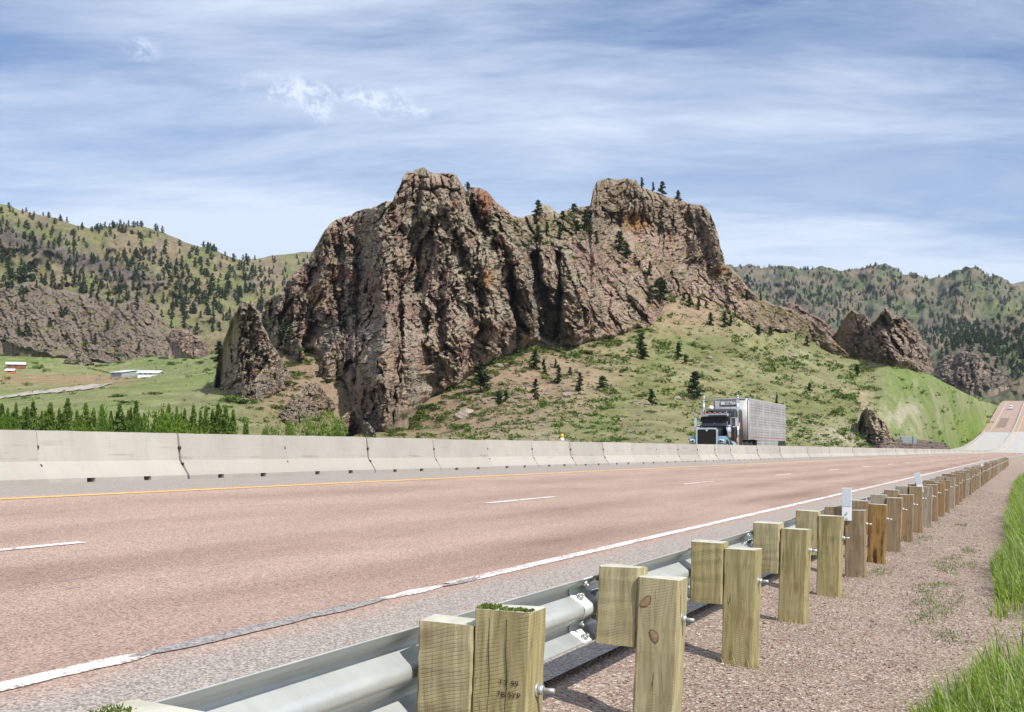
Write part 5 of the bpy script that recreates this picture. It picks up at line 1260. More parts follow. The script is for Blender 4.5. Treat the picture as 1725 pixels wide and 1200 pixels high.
def cat(parts):
    V = []; F_ = []; n = 0
    for v, f in parts: V.append(v); F_.append(f+n); n += len(v)
    return np.concatenate(V), np.concatenate(F_)
def pine_mesh(seed, ntri=420, R=.22, shape=.9, bare=.12, name='crown'):
    r = np.random.default_rng(seed); C = []; S = []; limbs = [cone((0, 0, -.08), (.01*r.normal(), .01*r.normal(), .96), .022, .003)]
    nb = 34; per = ntri//nb
    for i in range(nb):
        t = bare+(1-bare)*((i+.5*r.random())/nb); ang = r.random()*6.283; rad = R*1.5*((1-t)**shape+.04)*(.5+.65*r.random())
        if r.random() < .12: rad *= .4
        if t < bare+.18: rad *= .75
        k = np.sqrt(r.random(per)) if per else np.array([]); d = np.stack([np.cos(ang+0*k), np.sin(ang+0*k), -.12+.5*(t-.4)+0*k], 1)
        c = np.array([0, 0, t])+d*(rad*k)[:, None]+r.normal(size=(per, 3))*np.array([.028, .028, .018])*(R/.22)
        C.append(c); S.append(np.full(per, (.064 if ntri > 300 else .095)*(R/.22)**.5)*(1.1-.5*t))
        if i % 3 == 0 and t < .8: limbs.append(cone((0, 0, t), np.array([0, 0, t])+np.array([math.cos(ang), math.sin(ang), -.12+.5*(t-.4)])*rad*.9, .006, .002, 4))
    n = 14; C.append(np.array([0, 0, 1.])+np.stack([r.normal(size=n)*.012, r.normal(size=n)*.012, -r.random(n)*.14], 1)); S.append(np.full(n, .03))
    return tri_cloud(np.concatenate(C), np.concatenate(S), seed=seed, flat=.75), cat(limbs)
PINES = []
for i, (R, sh, ba) in enumerate(((.21, .85, .08), (.25, .75, .14), (.18, .95, .06), (.28, .6, .25), (.23, .7, .10))):
    (cv, ct), (tv, tq) = pine_mesh(40+i, 900, R, sh, ba)
    PINES.append((mk('crown', cv, None, ct, M_pine, link=False), mk('trunk', tv, tq, None, M_bark, link=False)))
FARP = []
for i, (R, sh, ba) in enumerate(((.22, .8, .06), (.27, .7, .1), (.19, .9, .05), (.25, .65, .08))):
    (cv, ct), (tv, tq) = pine_mesh(80+i, 250, R*1.15, sh, ba); FARP.append((cv, ct))
FARM = [mk('pine_tree', v*1., None, t, M_farpine, link=False) for v, t in FARP]
def bush_mesh(seed, n, flat=.6, lumps=6, size=.085, mat=None, name='shrub'):
    r = np.random.default_rng(seed); C = []
    L = np.stack([r.normal(size=lumps)*.28, r.normal(size=lumps)*.28, .18+r.random(lumps)*.34], 1); rr = .2+.16*r.random(lumps)
    for i in range(n):
        k = r.integers(lumps); d = r.normal(size=3); d /= np.linalg.norm(d); p = L[k]+d*rr[k]*(.72+.33*r.random())
        p[2] = max(p[2], .02); C.append(p)
    C = np.array(C); C[:, 2] *= flat/.62*1.0
    v, t = tri_cloud(C, size*(.7+.6*r.random(n)), seed=seed+5, flat=.85)
    return mk(name, v, None, t, mat, link=False)
SHRUBS = [bush_mesh(120+i, 240, .5, 6, .085, M_shrub) for i in range(5)]
BUSHES = [bush_mesh(140+i, 3600, .62, 12, .028, M_bush, 'crown') for i in range(3)]
DARKB = [bush_mesh(150+i, 420, .6, 7, .075, M_poplar, 'bush') for i in range(2)]
def col_mesh(seed):
    r = np.random.default_rng(seed); C = []
    nl = 5
    for k in range(nl):
        n = 620 if k else 1000; a0 = r.random()*6.28; off = (0 if k == 0 else .05+.08*r.random()); hh = 1. if k == 0 else .55+.38*r.random(); t = r.random(n)**.75
        R = (.12 if k == 0 else .085)*np.interp(t, [0, .15, .5, .8, 1], [.95, 1.1, .85, .5, .08]); a = r.random(n)*6.28; lob = 1+.35*np.sin(3*a+11*t+seed+k)+.3*r.normal(size=n); q = np.sqrt(r.random(n))*.6+.4
        C.append(np.stack([off*np.cos(a0)+np.cos(a)*R*lob*q, off*np.sin(a0)+np.sin(a)*R*lob*q, t*hh+.012*r.normal(size=n)], 1))
    C = np.concatenate(C); C[:, 2] = np.maximum(C[:, 2], .01)
    v, f = tri_cloud(C, .022*(.6+.8*r.random(len(C))), seed=seed+1, flat=1.1)
    return mk('crown', v, None, f, M_poplar, link=False)
COLT = [col_mesh(160+i) for i in range(7)]
TRK = mk('trunk', *cone((0, 0, -.1), (0, 0, .7), .022, .008), None, M_bark, link=False)
def boulder_mesh(seed):
    r = np.random.default_rng(seed); bm = bmesh.new(); bmesh.ops.create_icosphere(bm, subdivisions=4, radius=.5); sc3 = np.array([1., .8, .62])
    pts = r.normal(size=(9, 3)); pts /= np.linalg.norm(pts, axis=1, keepdims=True); hh = .30+.16*r.random(9)
    for v in bm.verts:
        p = np.array(v.co); 
        for d, h in zip(pts, hh):
            e = p@d-h
            if e > 0: p = p-d*e*.92
        nse = perlin(np.array([p[0]*4+seed]), np.array([p[1]*4+p[2]*5]), seed)[0]; p = p*(1+.09*nse); v.co = p*sc3+np.array([0, 0, .16])
    me = bm_obj('boulder', bm, M_boulder, link=False); c = np.tile((.33, .285, .235, 1), (len(me.vertices), 1)).astype(np.float32)
    at = me.color_attributes.new('Col', 'FLOAT_COLOR', 'POINT'); at.data.foreach_set('color', c.ravel()); return me
BOULD = [boulder_mesh(170+i) for i in range(5)]
# ------------------------------------------------------------------ pines one can tell apart, with trunk and crown
def pine(px, py, h, label, group=None, v=None, R=1., fat=1.):
    q = hit(px, py)
    if not q: return None
    p = q[0]; H = h*p.y/F; v = int(px*7+py) % 5 if v is None else v
    t = empty('pine_tree', (p.x, p.y, p.z-.01*H), (px*1.7) % 6.28, label, 'pine tree', group); w = H*R
    for me, nm in ((PINES[v][0], 'crown'), (PINES[v][1], 'trunk')):
        o = bpy.data.objects.new(nm, me); COL.objects.link(o); o.parent = t; o.scale = (w*fat, w*fat, H)
    return t
def z3(x, y, h): return 800+x/2.4, 260+y/2.4, h/2.4
def z4(x, y, h): return 1250+x/3.158, 420+y/3.158, h/3.158
T1 = [
 (*z3(675, 137, 44), 'leftmost pine standing on the flat right summit of the butte', 2), (*z3(720, 150, 38), 'slim second pine from the left on the flat right summit', 2), (*z3(742, 154, 48), 'pine in the middle of the summit cluster, left of the widest one', 0),
 (*z3(758, 166, 56), 'widest pine of the cluster on the flat right summit', 1), (*z3(822, 188, 42), 'lone pine at the right end of the trees on the flat summit', 1),
 (*z3(147, 242, 52), 'slim pine poking above the skyline just right of the main peak', 2), (*z3(256, 250, 64), 'full dark pine beside the small rock knob on the saddle skyline', 1), (*z3(355, 288, 58), 'bushy pine on the saddle right of the rock knob', 1),
 (*z3(447, 312, 90), 'tallest dark pine on the saddle below the right summit cliff', 0), (*z3(412, 322, 55), 'shorter pine leaning against the tallest saddle pine', 3), (*z3(447, 207, 38), 'pine on the skyline left of the flat summit cliff', 3),
 (*z3(400, 242, 42), 'bushy pine below the skyline left of the summit cliff', 3), (*z3(256, 357, 64), 'round crowned pine on the brown slope under the saddle knob', 1), (*z3(292, 332, 58), 'narrow pine right of the round crowned saddle pine', 2), (*z3(345, 347, 62), 'narrow pine in the middle of the saddle slope', 2),
 (*z3(490, 367, 58), 'pale green pine on the slab under the flat summit', 2), (*z3(585, 402, 90), 'large dark pine on the ledge under the right summit cliff', 1), (*z3(615, 420, 52), 'low pine touching the right side of the large ledge pine', 3), (*z3(708, 492, 58), 'slim light green pine on the rocks below the ledge pines', 2),
 (*z3(750, 607, 106), 'broad open crowned pine at the top of the grassy slope beside the slabs', 3), (*z3(706, 606, 44), 'small pine left of the broad open crowned one', 1),
 (*z3(868, 616, 52), 'dark cone shaped pine, uppermost on the green saddle', 0), (*z3(905, 630, 48), 'pine right of the uppermost cone shaped saddle pine', 2), (*z3(952, 693, 54), 'pine on the green saddle left of a close pair', 0),
 (*z3(1010, 698, 62), 'taller pine of the close pair on the green saddle', 0), (*z3(1034, 695, 42), 'shorter pine of the close pair on the green saddle', 0), (*z3(1145, 731, 38), 'round pine low on the right of the green saddle', 1),
 (*z3(1100, 591, 42), 'pine on the brown ridge line right of the butte', 0), (*z3(1100, 526, 40), 'bushy pine on the skyline where the butte meets the far mountain', 1), (*z3(1155, 593, 32), 'small pine on the descending brown ridge', 2),
 (*z3(675, 826, 104), 'tallest pine in the middle of the grassy slope under the slabs', 0), (*z3(823, 829, 68), 'dark pine right of the tallest mid slope pine', 0), (*z3(852, 850, 38), 'low rounded pine beside the dark mid slope pine', 3),
 (*z3(715, 1014, 64), 'broad pine alone low on the green slope, left of the truck', 1), (*z3(515, 957, 60), 'pine with gappy crown on the tan lower slope', 3), (*z3(425, 962, 80), 'tall narrow pine on the tan lower slope', 2),
 (*z3(338, 927, 76), 'slim pine among boulders below the cliff', 2), (*z3(245, 992, 84), 'tall dark pine among shrubs low on the slope', 2), (*z3(278, 887, 58), 'pine beneath the dark cleft of the cliff', 2), (*z3(327, 866, 38), 'small pine at the cliff foot right of the cleft', 2), (*z3(243, 872, 84), 'tall pine left of the one beneath the dark cleft', 0),
 (*z3(22, 962, 118), 'big grey green pine against the foot of the main cliff', 3), (*z3(890, 987, 108), 'large dark pine right above the truck cab', 1), (*z3(385, 892, 32), 'short pine between boulders on the mid slope', 1), (*z3(95, 1022, 64), 'thin pine low among boulders left of the tall dark one', 3), (*z3(125, 1000, 44), 'little pine beside the thin pine among boulders', 1),
 (*z4(28, 272, 46), 'pine on the brown ridge at the left of the far rocks', 2), (*z4(98, 272, 32), 'small pine on the ridge left of the dark bushy pair', 2), (*z4(88, 457, 48), 'dark round pine at the upper edge of the bright green slope', 1), (*z4(150, 462, 52), 'pale gappy pine right of the dark round one', 3),
 (*z4(345, 517, 58), 'broad dark pine at the edge between green slope and rock ridge', 0), (*z4(285, 482, 34), 'small pine above the broad dark edge pine', 2), (*z4(610, 678, 66), 'lone pine on the crest of the green knoll above the rock fin', 1),
 (*z4(360, 756, 46), 'round pine on the green slope right of the trailer', 1), (*z4(186, 822, 50), 'tall bush like pine just above the trailer roof', 2),
 (1238, 527, 13, 'tiny pine in the grass below the brown ridge', 2), (340+340/2.4, 260+792/2.4, 46, 'bushy pine casting a dark shadow in the gully right of the spire', 3), (340+358/2.4, 260+735/2.4, 22, 'light green bush like pine just above the gully pine', 1),
 (340+70/2.4, 260+850/2.4, 40, 'slender pine hugging the left side of the rock spire', 0), (788, 322, 15, 'pine tuft in the notch right of the main peak', 3), (868, 357, 11, 'tiny pine on the skyline beside the slim one', 2), (880, 358, 10, 'faint little pine right of the skyline slim pine', 2),
 (1152, 507, 14, 'small pine on the terrace under the right cliff', 1), (1190, 520, 13, 'little pine in the tan grass at the ridge start', 1), (1176, 517, 11, 'short pine between the two small terrace pines', 2),
]
for px, py, h, lb, v in T1: pine(px, py, h, lb, 'pines on and around the butte', v, fat=1.3)
# bushes on the right ridge
# ------------------------------------------------------------------ pines of the mountains: the largest one by one, the rest as one wood
def scatter(n, x0, x1, y0, y1, dens, seed):
    r = np.random.default_rng(seed); out = []; tries = 0
    while len(out) < n and tries < n*40:
        tries += 1; x = r.uniform(x0, x1); y = r.uniform(y0, y1)
        if r.random() < dens(x, y): out.append((x, y))
    return out, r
def noi(x, y, s, seed): return float(fbm(np.array([x/s]), np.array([y/s]), seed, 3)[0])
crestL = lambda x: pl([(-300, 290), (0, 340), (90, 364), (150, 384), (200, 379), (245, 378), (310, 402), (360, 419), (420, 436), (500, 470)], x)
def dL(x, y):
    c = crestL(x)
    if y < c+2: return 0
    q = .35+1.1*noi(x, y, 45, 5)
    b = np.exp(-((y-(440+.25*(x-100)))/45)**2)*np.interp(x, [0, 120, 330, 500], [.25, .6, 1., 1.])
    lo = np.interp(y, [540, 600], [1, .12])
    return float(np.clip((.17+.45*b+max(q, 0)*.5)*lo, 0, 1))
ptsL, rL = scatter(820, -40, 520, 338, 600, dL, 3)
for _ in range(70):
    x = rL.uniform(60, 420); ptsL.append((x, crestL(x)+rL.uniform(1, 6)))
for _ in range(40): ptsL.append((rL.uniform(0, 60), rL.uniform(420, 520)))
ptsF, rF = scatter(120, 400, 560, 414, 500, lambda x, y: .9 if y > pl([(380, 442), (430, 428), (470, 423), (530, 417)], x) else 0, 4)
crestR = lambda x: pl([(1100, 452), (1230, 449), (1290, 449), (1345, 453), (1400, 452), (1440, 456), (1480, 445), (1520, 457), (1560, 468), (1595, 465), (1617, 454), (1635, 445), (1655, 457), (1690, 472), (1730, 490)], x)
def dR(x, y):
    if y < crestR(x)+1: return 0
    q = noi(x, y, 40, 8); b = np.exp(-((y-(565+.15*(x-1600)))/22)**2)*np.interp(x, [1560, 1590, 1725], [0, 1, .9])
    left = np.interp(x, [1300, 1450], [.85, .45])
    return float(np.clip(left*(.55+q*1.6)+.9*b, 0, 1))*(1. if y < 640 else .3)
ptsR, rR = scatter(2100, 1225, 1740, 446, 660, dR, 9)
for _ in range(90):
    x = rR.uniform(1235, 1700); ptsR.append((x, crestR(x)+rR.uniform(1, 4)))
FAR = []
for P_, lo, hi, base in ((ptsL, 420, 640, 'L'), (ptsF, 400, 520, 'F'), (ptsR, 440, 660, 'R')):
    for x, y in P_:
        q = hit(x, y)
        if not q or not q[1].startswith(('left_m', 'far_left', 'right_m', 'right_f', 'rock_knoll')): continue
        if q[1].startswith('rock_knoll') and (x*13.7 % 1) > .2: continue
        p = q[0]; u = (hash((round(x*10), round(y*10))) % 1000)/1000.
        if base == 'L': hpx = .86*np.interp(y, [340, 400, 460, 560], [9, 11, 13.5, 15])*(.7+.6*u)*(1.25 if x < 60 and 400 < y < 530 else 1)
        elif base == 'F': hpx = 7*(.8+.5*u)
        else: hpx = .78*np.interp(y, [446, 520, 580, 640], [6, 8.5, 12, 12])*(.7+.6*u)
        FAR.append((hpx, x, y, p, hpx*p.y/F, base, u, q[1]))
FAR.sort(key=lambda t: -t[0])
nind = 300-len(T1)-2
LABS = {'L': [('dark pine high on the tan crest of the left mountain', 'pines on the left mountain crest'), ('dark pine in the wooded belt halfway up the left mountain', 'pines in the belt of the left mountain'), ('dark pine low on the left mountain above the rocky knolls', 'pines low on the left mountain')],
        'F': [('tiny pine on the second mountain behind the left one', 'pines on the second mountain')], 'R': [('distant pine on the upper right mountain ridge', 'pines on the right mountain ridge'), ('dark pine in the wooded strip beyond the highway crest', 'pines beyond the highway crest')]}
for i, (hpx, x, y, p, H, b, u, nm) in enumerate(FAR[:nind]):
    if nm.startswith('rock_'): lb, gr = 'dark pine growing on the grey brown rocky knolls at left' if x < 700 else 'dark pine on the purple rock beyond the highway crest', 'pines on the rocks'
    elif b == 'L': lb, gr = LABS['L'][0 if y < crestL(x)+40 else 1 if y < 480 else 2]
    elif b == 'F': lb, gr = LABS['F'][0]
    else: lb, gr = LABS['R'][0 if y < 540 else 1]
    o = inst('pine_tree', FARM[int(u*997) % 4], (p.x, p.y, p.z-.02*H), (H*1.2, H*1.2, H), (0, 0, u*6.28)); tag(o, lb, 'pine tree', gr)
V = []; Tt = []; n = 0
for hpx, x, y, p, H, b, u, nm in FAR[nind:]:
    v, t = FARP[int(u*997) % 4]; a = u*6.28; ca, sa = math.cos(a), math.sin(a)
    q = np.stack([(v[:, 0]*ca-v[:, 1]*sa)*H*1.2+p.x, (v[:, 0]*sa+v[:, 1]*ca)*H*1.2+p.y, v[:, 2]*H+p.z], 1); V.append(q); Tt.append(t+n); n += len(v)
tag(mk('pine_forest', np.concatenate(V), None, np.concatenate(Tt), M_farpine), 'countless small pines speckling the far mountainsides', 'pine forest', kind='stuff')
# ------------------------------------------------------------------ row of column trees and bushes behind the barrier
def col_tree(px, top, wpx, Y, label, base=None):
    q = np.array([hit_z(px, Y)]); z0 = q[0]; zt = EZ-(top-HY)/F*Y; H = zt-z0; X = (px-CX)/F*Y
    t = empty('column_tree', (X, Y, z0), px, label, 'tree', 'narrow green trees in a row behind the barrier'); w = wpx*Y/F/.34
    for me, nm, s_ in ((COLT[int(px) % 7], 'crown', (w, w, H)), (TRK, 'trunk', (H*.8, H*.8, H))):
        o = bpy.data.objects.new(nm, me); COL.objects.link(o); o.parent = t; o.scale = s_
def hit_z(px, Y):
    o = Vector(((px-CX)/F*Y, Y, 200)); ok, loc, *_r, ob, mx = sc.ray_cast(DG, o, Vector((0, 0, -1)))
    while ok and not ob.name.startswith(GROUNDS): ok, loc, *_r, ob, mx = sc.ray_cast(DG, loc-Vector((0, 0, .05)), Vector((0, 0, -1)))
    return loc.z if ok else -3.
CT = [(3, 681, 20), (13, 690, 16), (27, 681, 15), (41, 690, 20), (56, 678, 22), (85, 681, 28), (114, 674, 24), (145, 681, 24), (172, 684, 20), (202, 682, 22), (229, 677, 20), (243, 698, 16), (284, 683, 18), (298, 688, 15), (311, 690, 14), (326, 684, 18), (347, 687, 18), (368, 681, 22), (380, 686, 22), (393, 692, 18), (416, 707, 11)]
for i, (px, top, w) in enumerate(CT):
    col_tree(px, top, w*1.7, 92+5*math.sin(i*2.3), ('narrow green tree behind the barrier, %s from the left edge' % ORD[i]) if i < 20 else 'small lone cone shaped tree at the right end of the narrow tree row')
for px, top in ((20, 697), (34, 702), (71, 694), (100, 690), (130, 692), (158, 690), (187, 694), (216, 692), (262, 696), (273, 690), (338, 694), (358, 691)): col_tree(px, top, 26, 97, 'shorter narrow tree filling a gap in the tree row behind the barrier')
def bush(px, top, wpx, Y, label, me, name='bush', mat=None, cat_='bush', group=None, hh=None):
    z0 = hit_z(px, Y); zt = EZ-(top-HY)/F*Y; H = max(zt-z0, .3); X = (px-CX)/F*Y; w = wpx*Y/F/1.05
    t = empty(name, (X, Y, z0), px, label, cat_, group); o = bpy.data.objects.new('crown', me); COL.objects.link(o); o.parent = t; o.scale = (w, w, H/.68)
    o = bpy.data.objects.new('trunk', TRK); COL.objects.link(o); o.parent = t; o.scale = (H*.9, H*.9, H*.5)
for px, top, w, lb, k in ((172, 709, 26, 'small pale green round bush between the third and fourth tall narrow trees', 0), (262, 702, 62, 'wide bright green bush in the middle of the narrow tree row', 1), (235, 712, 34, 'low bright bush left of the wide one', 2), (300, 717, 60, 'low spreading bright bush under the trees', 0), (20, 712, 40, 'low green bush at the left edge', 2), (130, 716, 30, 'low green bush under the narrow trees left of the pale one', 1)):
    bush(px, top, w, 86, lb, BUSHES[k], group='bushes among the narrow trees')
bush(538, 708, 62, 100, 'large round bright green bush directly behind the barrier', BUSHES[0])
bush(492, 715, 24, 102, 'small dark green bush left of the large round one', BUSHES[1])
bush(455, 724, 36, 104, 'low green thicket left of the small dark bush', BUSHES[2])
bush(574, 726, 18, 104, 'low bush at the right side of the large round one', BUSHES[1])
# ------------------------------------------------------------------ shrubs and boulders on the slope
r = random.Random(5); SH = []
def shrub(px, py, w, lb, gr, me=None, hh=.6):
    q = hit(px, py)
    if not q or not q[1].startswith(('hillside', 'rock_butte', 'rock_outcrop', 'left_m', 'rock_kn', 'ground')): return
    p = q[0]; s = w*p.y/F
    o = inst('shrub', me or SHRUBS[int(px*3+py) % 5], (p.x, p.y, p.z-.03*s), (s, s, s*hh), (0, 0, px)); tag(o, lb, 'shrub', gr)
named = [(776, 722, 36, 'long dark green shrub on the tan slope right of the butte foot'), (705, 705, 36, 'bright shrub clump beside the foot of the main cliff'), (690, 722, 34, 'second bright shrub clump beside the cliff foot'), (675, 735, 26, 'shrub clump just above the barrier at the cliff foot'), (718, 690, 34, 'shrub clump highest along the cliff foot'), (720, 735, 26, 'round shrub low above the barrier right of the cliff foot'),
 (1420, 672, 30, 'dark flat shrub on the green slope left of the rock fin'), (1405, 696, 26, 'green shrub patch below the flat dark one'), (1435, 710, 24, 'shrub by the left side of the rock fin'), (1390, 735, 18, 'small shrub above the barrier right of the trailer'), (1452, 752, 20, 'round shrub touching the barrier at the rock fin'), (1560, 755, 20, 'green shrub in front of the rubble bank'),
 (1418, 733, 24, 'green shrub on chalky ground left of the fin'), (1335, 622, 16, 'shrub pair on the bright green slope'), (505, 592, 18, 'bright green shrub on the ledge right of the gully pine'), (514, 600, 20, 'second bright shrub on the ledge right of the gully pine'), (494, 617, 16, 'small green shrub in the tan gully'), (500, 632, 26, 'green shrub heap in the tan gully'), (484, 652, 34, 'long green shrub at the right foot of the spire'), (385, 678, 40, 'spreading green shrub left of the spire foot'), (415, 680, 34, 'green shrub under the spire'), (470, 690, 34, 'green shrub left of the rounded boulder outcrop'), (1118, 585, 30, 'bright shrub patch on the upper green slope'), (1165, 582, 18, 'shrub on the upper green slope left of the saddle'), (1022, 600, 14, 'round dark shrub below the slabs')]
for px, py, w, lb in named: shrub(px, py, w, lb, 'shrubs on the slope', hh=.55)
cnt = 0
while cnt < 84:
    x = r.uniform(660, 1470); y = r.uniform(575, 752)
    d = np.exp(-(((x-820)/130)**2+((y-705)/38)**2))*1.0+np.exp(-(((x-960)/120)**2+((y-700)/45)**2))*.6+np.exp(-(((x-1390)/55)**2+((y-720)/28)**2))*.9+.09
    if r.random() > d: continue
    cnt += 1; z = 'tan slope left of the truck' if x < 1000 else 'green slope above the truck' if x < 1340 else 'chalky slope right of the trailer'
    shrub(x, y, r.uniform(6, 17)*np.interp(y, [580, 750], [.75, 1.15]), 'low green shrub scattered over the '+z, 'low shrubs on the '+z, hh=r.uniform(.4, .65))
for x in range(652, 1108, 9): shrub(x+r.uniform(-4, 4), pl(BOT, x)+r.uniform(-3, 16), r.uniform(9, 26), 'green shrub along the foot of the main cliff', 'shrubs along the cliff foot', hh=r.uniform(.45, .7))
for _ in range(34):
    x = r.uniform(365, 560); y = r.uniform(600, 715); shrub(x, y, r.uniform(6, 18), 'low green shrub on the tan ground around the spire', 'low shrubs around the spire', hh=.5)
for _ in range(28):
    x = r.uniform(0, 340); y = r.uniform(590, 622); shrub(x, y, r.uniform(6, 18), 'dark green shrub at the foot of the left rocky knolls', 'shrubs at the knoll foot', hh=.55)
for _ in range(46):
    x = r.uniform(880, 1230); y = r.uniform(390, 545); shrub(x, y, r.uniform(5, 12), 'small green shrub on the rocky right flank of the butte', 'shrubs on the right flank', hh=r.uniform(.5, .8))
for _ in range(30):
    x = r.uniform(862, 1000); y = pl([(862, 372), (900, 372), (930, 364), (1000, 358)], x)+r.uniform(2, 48); shrub(x, y, r.uniform(7, 15), 'dark green shrub on the saddle between the two summits', 'shrubs on the saddle', hh=r.uniform(.6, .9))
for px, py, w in ((205, 668, 26), (212, 679, 36), (258, 665, 30), (190, 669, 14)): shrub(px, py, w, 'flat green shrub patch on the mown field behind the tree row', 'shrub patches on the field', hh=.3)
for px, py in ((12, 640), (45, 650), (77, 627), (68, 620), (60, 622), (135, 610), (120, 612)): shrub(px, py, 10, 'small dark bush near the brown cabin', 'bushes near the cabin', DARKB[0], .9)
for i in range(13): shrub(150+i*4.4, 622+i*1.0, 4.5, 'tiny dark bush in the line leading to the two sheds', 'bush line by the sheds', DARKB[1], 1.)
def boulder(px, py, w, lb, gr='boulders on the slope'):
    q = hit(px, py)
    if not q or not q[1].startswith(('hillside', 'rock_b')): return
    p = q[0]; s = w*p.y/F; o = inst('boulder', BOULD[int(px+py*3) % 5], (p.x, p.y, p.z-.08*s), (s, s, s*r.uniform(.7, 1.05)), (r.uniform(-.2, .2), r.uniform(-.2, .2), r.uniform(0, 6))); tag(o, lb, 'boulder', gr)
for px, py, w, lb in ((784, 702, 42, 'largest pale boulder low on the tan slope above the barrier'), (1338, 602, 16, 'grey boulder on the crest of the bright green slope'), (1302, 603, 11, 'small boulder left of the crest boulder'), (955, 668, 22, 'large boulder on the mid slope between pines'), (980, 664, 16, 'boulder right of the large mid slope one'), (1140, 672, 16, 'boulder just above the truck roof'), (1128, 602, 18, 'pale flat boulder below the saddle pines'), (840, 618, 22, 'pale boulder under the cliff left of the cleft pines'), (1300, 671, 14, 'boulder above the trailer'), (1268, 668, 12, 'brown boulder peeping over the trailer roof'), (1100, 740, 11, 'reddish round boulder low on the green slope')): boulder(px, py, w, lb)
for _ in range(85):
    x = r.choice([r.uniform(780, 1120), r.uniform(1120, 1420)]); y = r.uniform(595, 745)
    if x > 1120 and r.random() < .5: continue
    z = 'tan slope under the cliff' if x < 1000 else 'green slope'
    boulder(x, y, r.choice([4, 5, 6, 8, 12]), 'small grey boulder scattered on the '+z, 'small boulders on the '+z)
# ------------------------------------------------------------------ ground cover nobody could count
def cover(name, n, dens, tri, size, mat, label, kind_='stuff', seed=0, flat=.8, boul=False):
    r = np.random.default_rng(seed); P = HP[6:-4]; nr, nc = P.shape[:2]
    i = r.integers(nr-1, size=n*6); j = r.integers(nc-1, size=n*6); a = r.random((n*6, 1)); b = r.random((n*6, 1))
    Q = P[i, j]*(1-a)*(1-b)+P[i+1, j]*a*(1-b)+P[i, j+1]*(1-a)*b+P[i+1, j+1]*a*b; px, py = proj(Q)
    k = (px > -60) & (px < 1690) & (r.random(n*6) < dens(px, py, Q)); Q = Q[k][:n]; m = len(Q); S = size*(.5+1.1*r.random(m)**2)*np.clip(Q[:, 1]/240, .5, 1.6)
    if boul:
        d = np.array([(1, 0, 0), (-1, .1, 0), (.1, 1, 0), (0, -1, .1), (.2, .1, .6), (0, 0, -.5)]); V = Q[:, None]+d[None]*S[:, None, None]*(.6+.8*r.random((m, 6, 1))); T = np.array([(0, 2, 4), (2, 1, 4), (1, 3, 4), (3, 0, 4)]); T = (np.arange(m)*6)[:, None, None]+T[None]
        return tag(mk(name, V.reshape(-1, 3), None, T.reshape(-1, 3), mat, cols=np.tile((.34, .29, .24), (m*6, 1))), label, kind=kind_)
    off = r.normal(size=(m, tri, 3))*np.array([.42, .42, .26])*S[:, None, None]; off[..., 2] = np.abs(off[..., 2])+.06*S[:, None]; c = (Q[:, None]+off).reshape(-1, 3)
    v, t = tri_cloud(c, np.repeat(S*.30, tri), seed=seed+1, flat=flat); tag(mk(name, v, None, t, mat), label, kind=kind_)
cn = lambda Q, s_, sd: fbm(Q[:, 0]/s_, Q[:, 1]/s_, sd, 3)
cover('undergrowth', 6200, lambda px, py, Q: np.clip(.25+1.6*cn(Q, 14, 3), .02, 1)*np.where((px > 560) & (px < 1480), np.where(px < 1040, 1., .55), np.where(px < 350, .05, np.where(px > 1480, .06, .35))), 15, .95, M_shrub, 'low green scrub dotted over the hillside', seed=5)
cover('dry_tufts', 5200, lambda px, py, Q: np.clip(.3+1.4*cn(Q, 11, 6), .02, 1)*np.where(px > 1480, .15, np.where(px < 360, .3, 1.)), 9, .5, M_hilltuft, 'dull olive grass tussocks over the hillside', seed=8)
cover('scree', 3400, lambda px, py, Q: np.clip((np.exp(-(((px-880)/150)**2+((py-660)/70)**2))+.9*np.exp(-(((px-880)/90)**2+((py-738)/10)**2))+.7*np.exp(-(((px-1420)/60)**2+((py-735)/18)**2)))*(.6+1.6*cn(Q, 9, 9)), 0, 1), 1, .45, M_boulder, 'small loose stones below the cliffs', seed=11, boul=True)
# ------------------------------------------------------------------ far buildings
def house(px, py, wpx, hpx, Y, name, label, cat_, wallm, roofm, rise, depth, wins=3, turn=.2, lean_to=False):
    q = hit(px, py)[0]; x, Y, z = q.x, q.y, q.z; w = wpx*Y/F; h = hpx*Y/F
    t = empty(name, (x, Y, z), turn, label, cat_); ev = h*(1-rise)
    bm = bmesh.new(); prism(bm, [(-depth/2, -1), (depth/2, -1), (depth/2, ev), (0, h), (-depth/2, ev)], -w/2, w/2); bm_obj('wall', bm, wallm, parent=t)
    bm = bmesh.new(); e = .35
    prism(bm, [(-depth/2-e, ev-.15), (0, h+.05), (depth/2+e, ev-.15), (depth/2+e, ev+.05), (0, h+.28), (-depth/2-e, ev+.05)], -w/2-e, w/2+e); bm_obj('roof', bm, roofm, parent=t)
    for i in range(wins):
        cx = -w/2+w*(i+.5)/wins; bm = bmesh.new(); box(bm, cx-w/wins*.2, cx+w/wins*.2, -depth/2-.05, -depth/2+.02, ev*.35, ev*.78); bm_obj('window', bm, M_win, parent=t)
    bm = bmesh.new(); box(bm, w*.28, w*.28+1., -depth/2-.06, -depth/2+.02, 0, ev*.72); bm_obj('door', bm, wallm, parent=t)
house(27, 621, 30, 10, 520, 'cabin', 'brown wooden cabin with a pale metal roof at the far left', 'cabin', M_barn, M_roofp, .4, 8, 3, .35)
house(18, 629, 13, 6.5, 505, 'shed', 'small orange shed with a white roof in front of the brown cabin', 'shed', M_barnor, M_roofw, .35, 4, 1, .2)
house(219, 633, 25, 8, 560, 'shed', 'grey gable shed, left one of the two long pale sheds', 'shed', M_grey, M_roofw, .5, 12, 2, -.5)
house(254, 633, 34, 7, 556, 'shed', 'long white shed, right one of the two long pale sheds', 'shed', M_wht, M_roofw, .45, 7, 4, .05)
